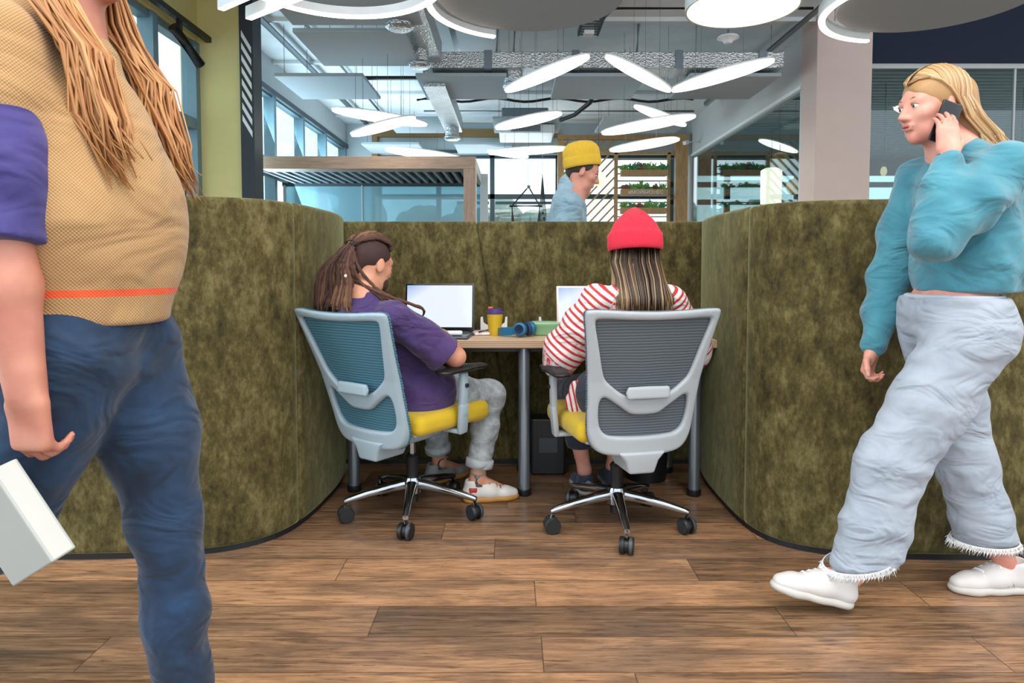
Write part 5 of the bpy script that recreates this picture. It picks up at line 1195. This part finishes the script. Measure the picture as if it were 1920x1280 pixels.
# ============ woman walking on the right, phone at her ear
def walking_woman():
    T = person('person with blond hair in a turquoise sweater and wide jeans, walking while phoning', (1.36, 2.19, 0))
    D = 2.19; f = V3((-1, 0, 0)); lf = V3((0, -1, 0))
    hc = V3((1.345, 2.19, 1.605)); H = Fr(hc, (-1, -.12, -.06)); neck = V3((1.425, 2.19, 1.455)); pel = V3((1.43, 2.19, .93)); chest = V3((1.46, 2.19, 1.25))
    shN = V3((1.475, 2.03, 1.40)); shF = V3((1.40, 2.34, 1.40)); elN = P(1752, 448, 2.00); wrN = P(1778, 292, 2.05); elF = P(1668, 520, 2.38); wrF = P(1637, 655, 2.36)
    hipN = pel+V3((-.01, -.085, -.06)); hipF = pel+V3((.01, .085, -.06)); knN = V3(P(1672, 868, 2.12)); anN = P(1596, 1078, 2.13); knF = P(1812, 868, 2.26); anF = P(1893, 1078, 2.25)
    b = SD(); head_sd(b, H, female=True); b.cap(H(0, -.015, -.03), neck, .047, .052, .03).cap(neck, chest, .08, .10, .05).cap(chest, pel, .11, .105, .05, (lf, 1.0)).cap(pel+lf*.05, pel-lf*.05, .115, .115, .05).cap(shN, shF, .040, .040, .05)
    for sh, el, wr in ((shN, elN, wrN), (shF, elF, wrF)): b.cap(sh, el, .042, .036, .02).cap(el, el.lerp(wr, .3), .037, .037, .02).cap(el.lerp(wr, .3), wr, .037, .024, .02)
    for hp, kn, an in ((hipN, knN, anN), (hipF, knF, anF)): b.cap(hp, kn, .08, .052, .03).cap(kn, kn.lerp(an, .35), .05, .052, .02).cap(kn.lerp(an, .35), an, .048, .033, .02)
    b.cap(anN, anN+V3((-.10, 0, -.0)), .031, .022, .02).cap(anF, anF+V3((-.09, 0, -.05)), .031, .022, .02)
    hand_sd(b, wrN, (.06, .16, 1), (-.10, 1, .0), -1, (.15, .30, .30), .95); hand_sd(b, wrF, (-.25, .0, -1), (.55, -.7, 0), 1, (.75, .9, .6), .93)
    mesh_part('body', b, SK2, T, .0048)
    s = SD(); s.cap(neck+V3((.02, 0, -.07)), chest, .125, .165, .05, (f, .75)).cap(chest, V3((1.47, 2.19, 1.10)), .168, .172, .06, (f, .80)).cap(V3((1.47, 2.19, 1.10)), V3((1.455, 2.19, 1.04)), .172, .150, .04, (f, .82)).cap(shN, shF, .056, .056, .05).cap(neck, neck+V3((.01, 0, -.05)), .066, .10, .04)
    s.cap((1.545, 2.17, 1.24), (1.545, 2.17, 1.12), .10, .09, .08)
    s.cap(shN, shN.lerp(elN, .3), .07, .07, .05).cap(shF, shF.lerp(elF, .3), .065, .065, .05)
    z1 = SD().chain([shN, shN.lerp(elN, .5), elN+V3((.0, 0, 0))], [.072, .080, .068], .04).chain([elN, elN.lerp(wrN, .5), elN.lerp(wrN, .90)], [.066, .060, .042], .03)
    z2 = SD().chain([shF, shF.lerp(elF, .5), elF], [.07, .074, .066], .04).chain([elF, elF.lerp(wrF, .5), elF.lerp(wrF, .92)], [.062, .056, .044], .03)
    s.ell(neck+V3((-.02, 0, .075)), (.062, .062, .062), k=.01, op='s'); s.post.append(lambda V, X, Y, Z: np.maximum(V, 1.020-Z))
    wr_ = wrinkle(.007, 26, 26, 34, 2); obj('sweater', join(*[z.mesh(.007, disp=wr_, smooth=1) for z in (s, z1, z2)]), cloth('turquoise_knit', '#327385', '#468998', 5, 260, .4, .9, .3), T, True)
    j = SD(); j.cap(pel+V3((0, 0, .06))+lf*.04, pel+V3((0, 0, .06))-lf*.04, .118, .118, .05, (lf, .95)).cap(pel+lf*.05, pel-lf*.05, .130, .130, .06, (lf, .9))
    j.cap(pel+V3((.04, -.06, -.05)), pel+V3((.04, .06, -.05)), .115, .115, .06)
    hN = V3(P(1622, 1062, 2.12)); hF = V3(P(1858, 1040, 2.26))
    j.chain([hipN, hipN.lerp(knN, .5)+V3((.01, 0, 0)), knN, knN.lerp(hN, .6), hN], [.124, .120, .108, .104, .108], .03, (lf, .75)).chain([hipF, hipF.lerp(knF, .5), knF, knF.lerp(hF, .6), hF], [.122, .104, .094, .094, .100], .03, (lf, .75))
    j.cut((0, 0, 1.005), (0, 0, 1)); dn = V3((-.24, 0, -1)).normalized(); 
    j.post.append(lambda V, X, Y, Z: np.maximum(V, np.where(X < 1.36, .155+(1.15-X)*-.20-Z, .165+(X-1.56)*.03-Z)))
    mesh_part('wide_jeans', j, cloth('pale_denim_wide', '#8c97a3', '#a3aab5', 5, 300), T, .007, wrinkle(.0035, 22, 22, 60, 8))
    obj('waistband', MB().tube([pel+V3((math.cos(a)*.122, math.sin(a)*.150, .072)) for a in [2*PI*k/40 for k in range(40)]], .010, 8, closed=True), cloth('pale_denim_band', '#a3adba', '#b4bbc6'), T, True)
    # frayed hems
    for (c, rx, ry, tilt) in ((V3((1.108, 2.12, .150)), .104, .09, .20), (V3((1.61, 2.26, .165)), .100, .09, .03)):
        g = MB(); r7 = random.Random(4)
        for k in range(150):
            a = 2*PI*k/150; p0 = c+V3((math.cos(a)*rx, math.sin(a)*ry, math.cos(a)*rx*(tilt if tilt > .1 else .03)+.012)); g.tube([p0, p0+V3((math.cos(a)*.008, math.sin(a)*.006, -.012)), p0+V3((math.cos(a)*.014+r7.uniform(-.006, .006), r7.uniform(-.006, .006), -r7.uniform(.018, .034)))], [.0022, .0016, .0006], 4)
        obj('frayed_hem', g, M['white'], T, True)
    wl = mat('white_trainer_leather', '#c9c3bf', .5, var=.015); ws = mat('white_rubber', '#bcb7b0', .6, var=.01)
    shoe(T, P(1592, 1137, 2.12), V3((-.95, -.02, .24)), V3((.24, 0, .95)), 'trainer', wl, ws, M['white'], .27)
    hz = P(1925, 1137, 2.25); hz.z = 0; shoe(T, hz, (-1, -.03, 0), (0, 0, 1), 'trainer', wl, ws, M['white'], .275, stripe=mat('pale_grey_trim', '#c9c9cc', .5))
    obj('phone', MB().box(wrN+V3((.018, .046, .108)), (.064, .009, .132), .006, Matrix.Rotation(.35, 3, 'Y')), M['blackgloss'], T, 40)
    obj('bracelet', MB().tube([wrN+V3((math.cos(a)*.030, math.sin(a)*.026, .005)) for a in [2*PI*k/28 for k in range(28)]], .0022, 8, closed=True), M['chrome'], T, True)
    face_bits(T, H, mat('light_brow', '#a07a50', .8), mat('lip_rose', '#b2504f', .45))
    # hair
    s = SD(); s.ell(H(0, -.016, .042), (.081, .101, .086), H.R, k=.02).cap(H(0, -.080, .03), H(0, -.120, -.09), .060, .058, .05).cap(H(0, -.125, -.09), H(0, -.165, -.18), .055, .040, .05)
    s.ell(H(0, .105, -.030), (.10, .075, .085), H.R, k=.015, op='s'); s.ell(H(-.10, .03, -.06), (.05, .05, .05), H.R, k=.02, op='s'); mesh_part('hair', s, mat('blond_hair', '#a57d50', .5, var=.12, nscale=18), T, .006, wrinkle(.003, 60, 60, 20, 3))
    g = MB(); sh = []; r8 = random.Random(9)
    for i in range(1200):
        sd_ = -1 if r8.random() < .6 else 1; y0 = r8.uniform(-.085, .086); lift = r8.uniform(.0, .007); pts = []
        for j in range(7):
            th = math.radians(4+j*16.5); w_ = min(1, th/1.25); y = y0*(1-w_*.15)-.010*w_
            if th > .6: y = min(y, .070-(th-.6)*.072)
            k_y = math.sqrt(max(.05, 1-((y+.016)/.108)**2)); pts.append(H(sd_*(.083+lift)*math.sin(th)*k_y, y, .042+(.090+lift)*math.cos(th)*k_y))
        yb = pts[-1]; lo_ = (yb-H.c).dot(H.f); t_ = r8.random(); xs = sd_*(.082-.02*t_)
        pts += [H(xs, lo_-.035-.02*t_, -.045), H(xs*.95, lo_-.085-.03*t_, -.095), H(xs*.8+.008*math.sin(i), min(-.115, lo_-.105)-.05*r8.random(), -.145-.03*t_), H(xs*.7, -.165-.075*r8.random(), -.175-.05*r8.random())]
        w_ = r8.uniform(.0018, .0036); n0 = len(g.v); g.tube(pts, [w_]*(len(pts)-1)+[w_*.3], 5); c = r8.random()
        for k in range(len(g.v)-n0): sh.append(c)
    g.attr = {'shade': sh}; obj('hair_strands', g, attr_mat('blond_strands', [(0, '#8a6440'), (.5, '#b58d5e'), (1, '#d6b88c')], rough=.4), T, True)
walking_woman()
# ============ person striding past close on the left
def near_walker():
    T = person('person in a tan knitted vest and dark blue jeans striding past close to the camera', (-.88, 1.38, 0))
    D = 1.40; lf = V3((0, -1, 0)); f = V3((1, 0, 0)); neck = V3((-.93, 1.40, 1.575)); pel = V3((-.875, 1.40, .98)); chest = V3((-.90, 1.40, 1.33)); hc = V3((-.865, 1.40, 1.755)); H = Fr(hc, (1, 0, -.1))
    shN = V3((-.930, 1.24, 1.50)); shF = V3((-.93, 1.57, 1.50)); elN = V3((-.890, 1.18, 1.165)); wrN = V3((-.848, 1.17, .880)); elF = V3((-.98, 1.64, 1.20)); wrF = V3((-.93, 1.66, .94))
    hipN = pel+V3((0, -.09, -.07)); hipF = pel+V3((.02, .09, -.07)); knF = V3((-.760, 1.46, .53)); anF = V3((-.735, 1.48, .09)); knN = V3((-1.00, 1.30, .58)); anN = V3((-1.36, 1.30, .36))
    b = SD(); head_sd(b, H); b.cap(H(0, -.02, -.04), neck, .052, .058, .03).cap(neck, chest, .09, .12, .05).cap(chest, pel, .12, .12, .05).cap(shN, shF, .045, .045, .05)
    for sh, el, wr in ((shN, elN, wrN), (shF, elF, wrF)): b.cap(sh, el, .048, .044, .02).cap(el, el.lerp(wr, .35), .046, .047, .02).cap(el.lerp(wr, .35), wr, .046, .031, .02)
    for hp, kn, an in ((hipN, knN, anN), (hipF, knF, anF)): b.cap(hp, kn, .08, .055, .03).cap(kn, an, .055, .034, .02)
    hand_sd(b, wrN, (.05, .05, -1), (.25, .95, .1), -1, (.7, .8, .4), 1.08, thumb=(.062, .040)); hand_sd(b, wrF, (.2, 0, -1), (0, -1, 0), 1, (.4, .5, .3)); mesh_part('body', b, SK3, T, .0052)
    s = SD(); s.cap(neck+V3((-.02, 0, -.05)), chest, .13, .190, .05, (f, .72)).chain([chest, V3((-.875, 1.40, 1.18)), V3((-.875, 1.40, 1.02))], [.190, .196, .185], .05, (f, .80)).cap(shN, shF, .070, .070, .05)
    s.cap(shN, shN.lerp(elN, .30), .085, .088, .03).cap(shF, shF.lerp(elF, .3), .085, .088, .03).cap(V3((-.80, 1.40, 1.24)), V3((-.815, 1.40, 1.12)), .09, .09, .08); s.cap(neck, neck+V3((0, 0, -.03)), .075, .10, .04); s.ell(neck+V3((.02, 0, .085)), (.068, .068, .075), k=.01, op='s')
    s.cut((0, 0, .985), (0, 0, -1))
    q = NT('tan_knit'); v = q.co(); sp = q.n('ShaderNodeSeparateXYZ', {0: v}); s1 = q.math('SINE', q.math('MULTIPLY', sp.outputs[2], 950)); s2 = q.math('SINE', q.math('MULTIPLY', q.math('ADD', sp.outputs[0], sp.outputs[1]), 700)); h = q.math('ADD', q.math('MULTIPLY', q.math('MULTIPLY', s1, s2), .5), .5)
    base = q.mix(h, '#97744a', '#b89263'); zz = sp.outputs[2]
    band = q.math('MULTIPLY', q.math('GREATER_THAN', zz, 1.043), q.math('LESS_THAN', zz, 1.057))
    q.p(Base_Color=q.mix(band, base, '#e0552c'), Roughness=.9); q.set(q.b, 'Sheen Weight', .2); q.bump(q.math('ADD', q.math('MULTIPLY', h, .035), q.noise(q.co((1, 1, 1.6)), 4, 2, .45, 1.4)), .9, .035)
    mesh_part('knitted_vest', s, q.m, T, .007, wrinkle(.008, 16, 16, 14, 6))
    s = SD(); s.chain([shN.lerp(elN, .3), shN.lerp(elN, .7), elN+V3((.0, 0, -.02))], [.074, .076, .074], .03).chain([shF.lerp(elF, .3), elF], [.072, .066], .03); s.cap(shN, shF, .06, .06, .05); s.cut(elN+V3((0, 0, -.03)), elN-shN)
    mesh_part('shirt_sleeves', s, cloth('violet_jersey', '#2c2a63', '#463d80', 5, 300), T, .007, wrinkle(.005, 24, 24, 30, 5))
    j = SD(); j.cap(pel+lf*.05+V3((-.01, 0, -.03)), pel-lf*.05+V3((-.01, 0, -.03)), .132, .132, .06).cap(pel+V3((-.01, -.05, .05)), pel+V3((-.01, .05, .05)), .120, .120, .05)
    j.chain([hipF, hipF.lerp(knF, .5)+V3((.01, 0, 0)), knF, knF.lerp(anF, .45), anF], [.112, .095, .068, .064, .058], .04).chain([hipN, hipN.lerp(knN, .5), knN, knN.lerp(anN, .5), anN], [.112, .095, .070, .064, .056], .04)
    j.cut((0, 0, 1.07), (0, 0, 1)); mesh_part('jeans', j, cloth('indigo_denim', '#0b1e31', '#15385a', 7, 360), T, .007, wrinkle(.005, 22, 22, 34, 7))
    for an, h_, d, u_ in ((anF, V3((-.79, 1.48, 0)), V3((1, 0, 0)), V3((0, 0, 1))), (anN, V3((-1.49, 1.30, .28)), V3((.72, 0, -.69)), V3((.69, 0, .72)))): shoe(T, h_, d, u_, 'trainer', M['white'], M['white'], M['white'], .28)
    g = MB(); sh = []; r9 = random.Random(3)
    for i in range(460):
        a = r9.uniform(-1.5, 1.5); b_ = r9.uniform(0, 1); x0 = .080*math.sin(a); p0 = H(x0*.7, .04, .125-.03*abs(math.sin(a))); p1 = H(.084*math.sin(a), -.04-.03*r9.random(), .08)
        if b_ < .6: s_ = -1 if r9.random() < .7 else 1; xx = V3((-.79+r9.uniform(-.05, .05), 1.40-s_*-1*(.115+.03*r9.random())*1, 0)); yy = 1.40+(-.12 if s_ < 0 else .12)+r9.uniform(-.05, .05); pts = [p0, H(s_*-1*.085, -.02, .04), V3((-.87+r9.uniform(-.03, .03), yy, 1.62)), V3((-.795+r9.uniform(-.03, .03), yy, 1.50)), V3((-.775+r9.uniform(-.04, .03), yy+.02, 1.38)), V3((-.745+r9.uniform(-.04, .03), yy+.03, 1.27+r9.uniform(-.03, .05)))]
        else: pts = [p0, p1, H(.08*math.sin(a), -.10, -.02), H(.08*math.sin(a), -.12, -.15), H(.09*math.sin(a), -.15, -.28)]
        w_ = r9.uniform(.0018, .004); n0 = len(g.v); g.tube(pts, [w_]*(len(pts)-1)+[w_*.3], 5); c = r9.random(); sh += [c]*(len(g.v)-n0)
    g.attr = {'shade': sh}; obj('long_hair', g, attr_mat('auburn_strands', [(0, '#9a643a'), (.5, '#b47d4c'), (1, '#cb9c68')], rough=.5), T, True)
    s = SD(); s.ell(H(0, -.018, .045), (.084, .104, .090), H.R, k=.02); s.ell(H(0, .11, -.03), (.10, .075, .085), H.R, k=.015, op='s'); mesh_part('hair', s, mat('auburn_hair', '#8a5230', .6), T, .008)
    face_bits(T, H, mat('auburn_brow', '#7a4526', .8))
    c = V3((-.865, 1.155, .655)); R = Matrix.Rotation(math.radians(-32), 3, 'Y') @ Matrix.Rotation(math.radians(-22), 3, 'Z')
    t = thing('paper_stack', 'thick pale grey stack of paper carried by the person in the tan vest', 'papers', c)
    obj('cover', MB().box(c, (.135, .045, .185), .003, R), mat('pale_grey_card', '#a4a7a2', .7, var=.03), t); obj('pages', MB().box(c, (.1355, .036, .180), .001, R).box(c, (.128, .036, .1858), .001, R), mat('page_edges', '#b9b9b4', .8), t)
near_walker()
# ============ man in the yellow beanie behind the screen
def beanie_man():
    T = person('person in a mustard beanie and blue grey denim shirt walking behind the green screen', (.36, 4.15, 0))
    hc = V3((.432, 4.15, 1.672)); H = Fr(hc, (1, -.05, -.35)); neck = V3((.355, 4.15, 1.51)); chest = V3((.33, 4.15, 1.32)); pel = V3((.32, 4.15, .96)); lf = V3((0, -1, 0))
    shN = V3((.335, 3.99, 1.455)); shF = V3((.335, 4.31, 1.455)); elN = V3((.28, 3.97, 1.14)); wrN = V3((.36, 3.99, .90)); elF = V3((.42, 4.36, 1.15)); wrF = V3((.58, 4.30, .98))
    b = SD(); head_sd(b, H); b.cap(H(0, -.02, -.04), neck, .052, .058, .03).cap(neck, chest, .09, .12, .05).cap(chest, pel, .12, .12, .05).cap(shN, shF, .045, .045, .05)
    hipN = pel+V3((0, -.09, -.05)); hipF = pel+V3((0, .09, -.05)); knN = V3((.42, 4.06, .52)); anN = V3((.36, 4.06, .09)); knF = V3((.24, 4.24, .52)); anF = V3((.05, 4.24, .16))
    for sh, el, wr in ((shN, elN, wrN), (shF, elF, wrF)): b.cap(sh, el, .048, .040, .02).cap(el, wr, .042, .027, .02)
    for hp, kn, an in ((hipN, knN, anN), (hipF, knF, anF)): b.cap(hp, kn, .08, .055, .03).cap(kn, an, .055, .034, .02)
    hand_sd(b, wrN, (.15, 0, -1), (.3, .9, 0), -1); hand_sd(b, wrF, (.7, 0, -.5), (0, -1, 0), 1); mesh_part('body', b, SK3, T, .0055)
    s = SD(); s.cap(H(0, -.062, -.085), neck+V3((-.02, 0, -.03)), .058, .085, .04); s.cap(neck+V3((0, 0, -.06)), chest, .12, .155, .06, ((1, 0, 0), .75)).cap(chest, V3((.32, 4.15, .93)), .155, .15, .06, ((1, 0, 0), .8)).cap(shN, shF, .07, .07, .06).cap(neck+V3((0, 0, .03)), neck+V3((0, 0, -.03)), .066, .09, .03); s.ell(neck+V3((.02, 0, .11)), (.058, .058, .068), k=.01, op='s')
    for sh, el, wr in ((shN, elN, wrN), (shF, elF, wrF)): s.chain([sh, el, el.lerp(wr, .85)], [.075, .062, .045], .04)
    mesh_part('denim_shirt', s, cloth('washed_blue_denim', '#6c8796', '#8ea9b5', 5, 300), T, .008, wrinkle(.006, 22, 22, 30, 1))
    j = SD(); j.cap(pel+lf*.05, pel-lf*.05, .14, .14, .06)
    for hp, kn, an in ((hipN, knN, anN), (hipF, knF, anF)): j.chain([hp, kn, an+V3((0, 0, .03))], [.115, .078, .062], .04)
    mesh_part('trousers', j, cloth('charcoal_cotton', '#2c3036', '#3a3f46'), T, .01)
    shoe(T, (.28, 4.06, 0), (1, 0, 0), (0, 0, 1), 'trainer', M['white'], M['white'], M['white'], .28); shoe(T, (-.04, 4.24, .10), (.85, 0, -.4), (.4, 0, .85), 'trainer', M['white'], M['white'], M['white'], .28)
    s = SD(); s.ell(H(0, -.02, .035), (.081, .098, .080), H.R, k=.01).cap(H(0, -.075, .0), H(0, -.065, -.04), .035, .03, .02); s.ell(H(0, .11, -.005), (.10, .08, .08), H.R, k=.01, op='s'); s.ell(H(.1, .02, -.035), (.045, .05, .05), H.R, k=.01, op='s'); s.ell(H(-.1, .02, -.035), (.045, .05, .05), H.R, k=.01, op='s'); mesh_part('short_hair', s, mat('dark_short_hair', '#2e2420', .7, var=.2, nscale=40), T, .006)
    face_bits(T, H, mat('dark_brow', '#2e2420', .8))
    bF = Fr(H(0, -.012, .030), (1, -.05, .12), (-.10, 0, 1)); beanie(T, bF, [(.094, .0), (.100, .004), (.103, .030), (.102, .055), (.099, .060), (.100, .075), (.098, .105), (.086, .130), (.062, .150), (.035, .158), (.012, .161), (.002, .162)], 56, mat('mustard_knit', '#c9a227', .85, var=.05, nscale=30, sheen=.3), 1.0, sy=1.12)
beanie_man()
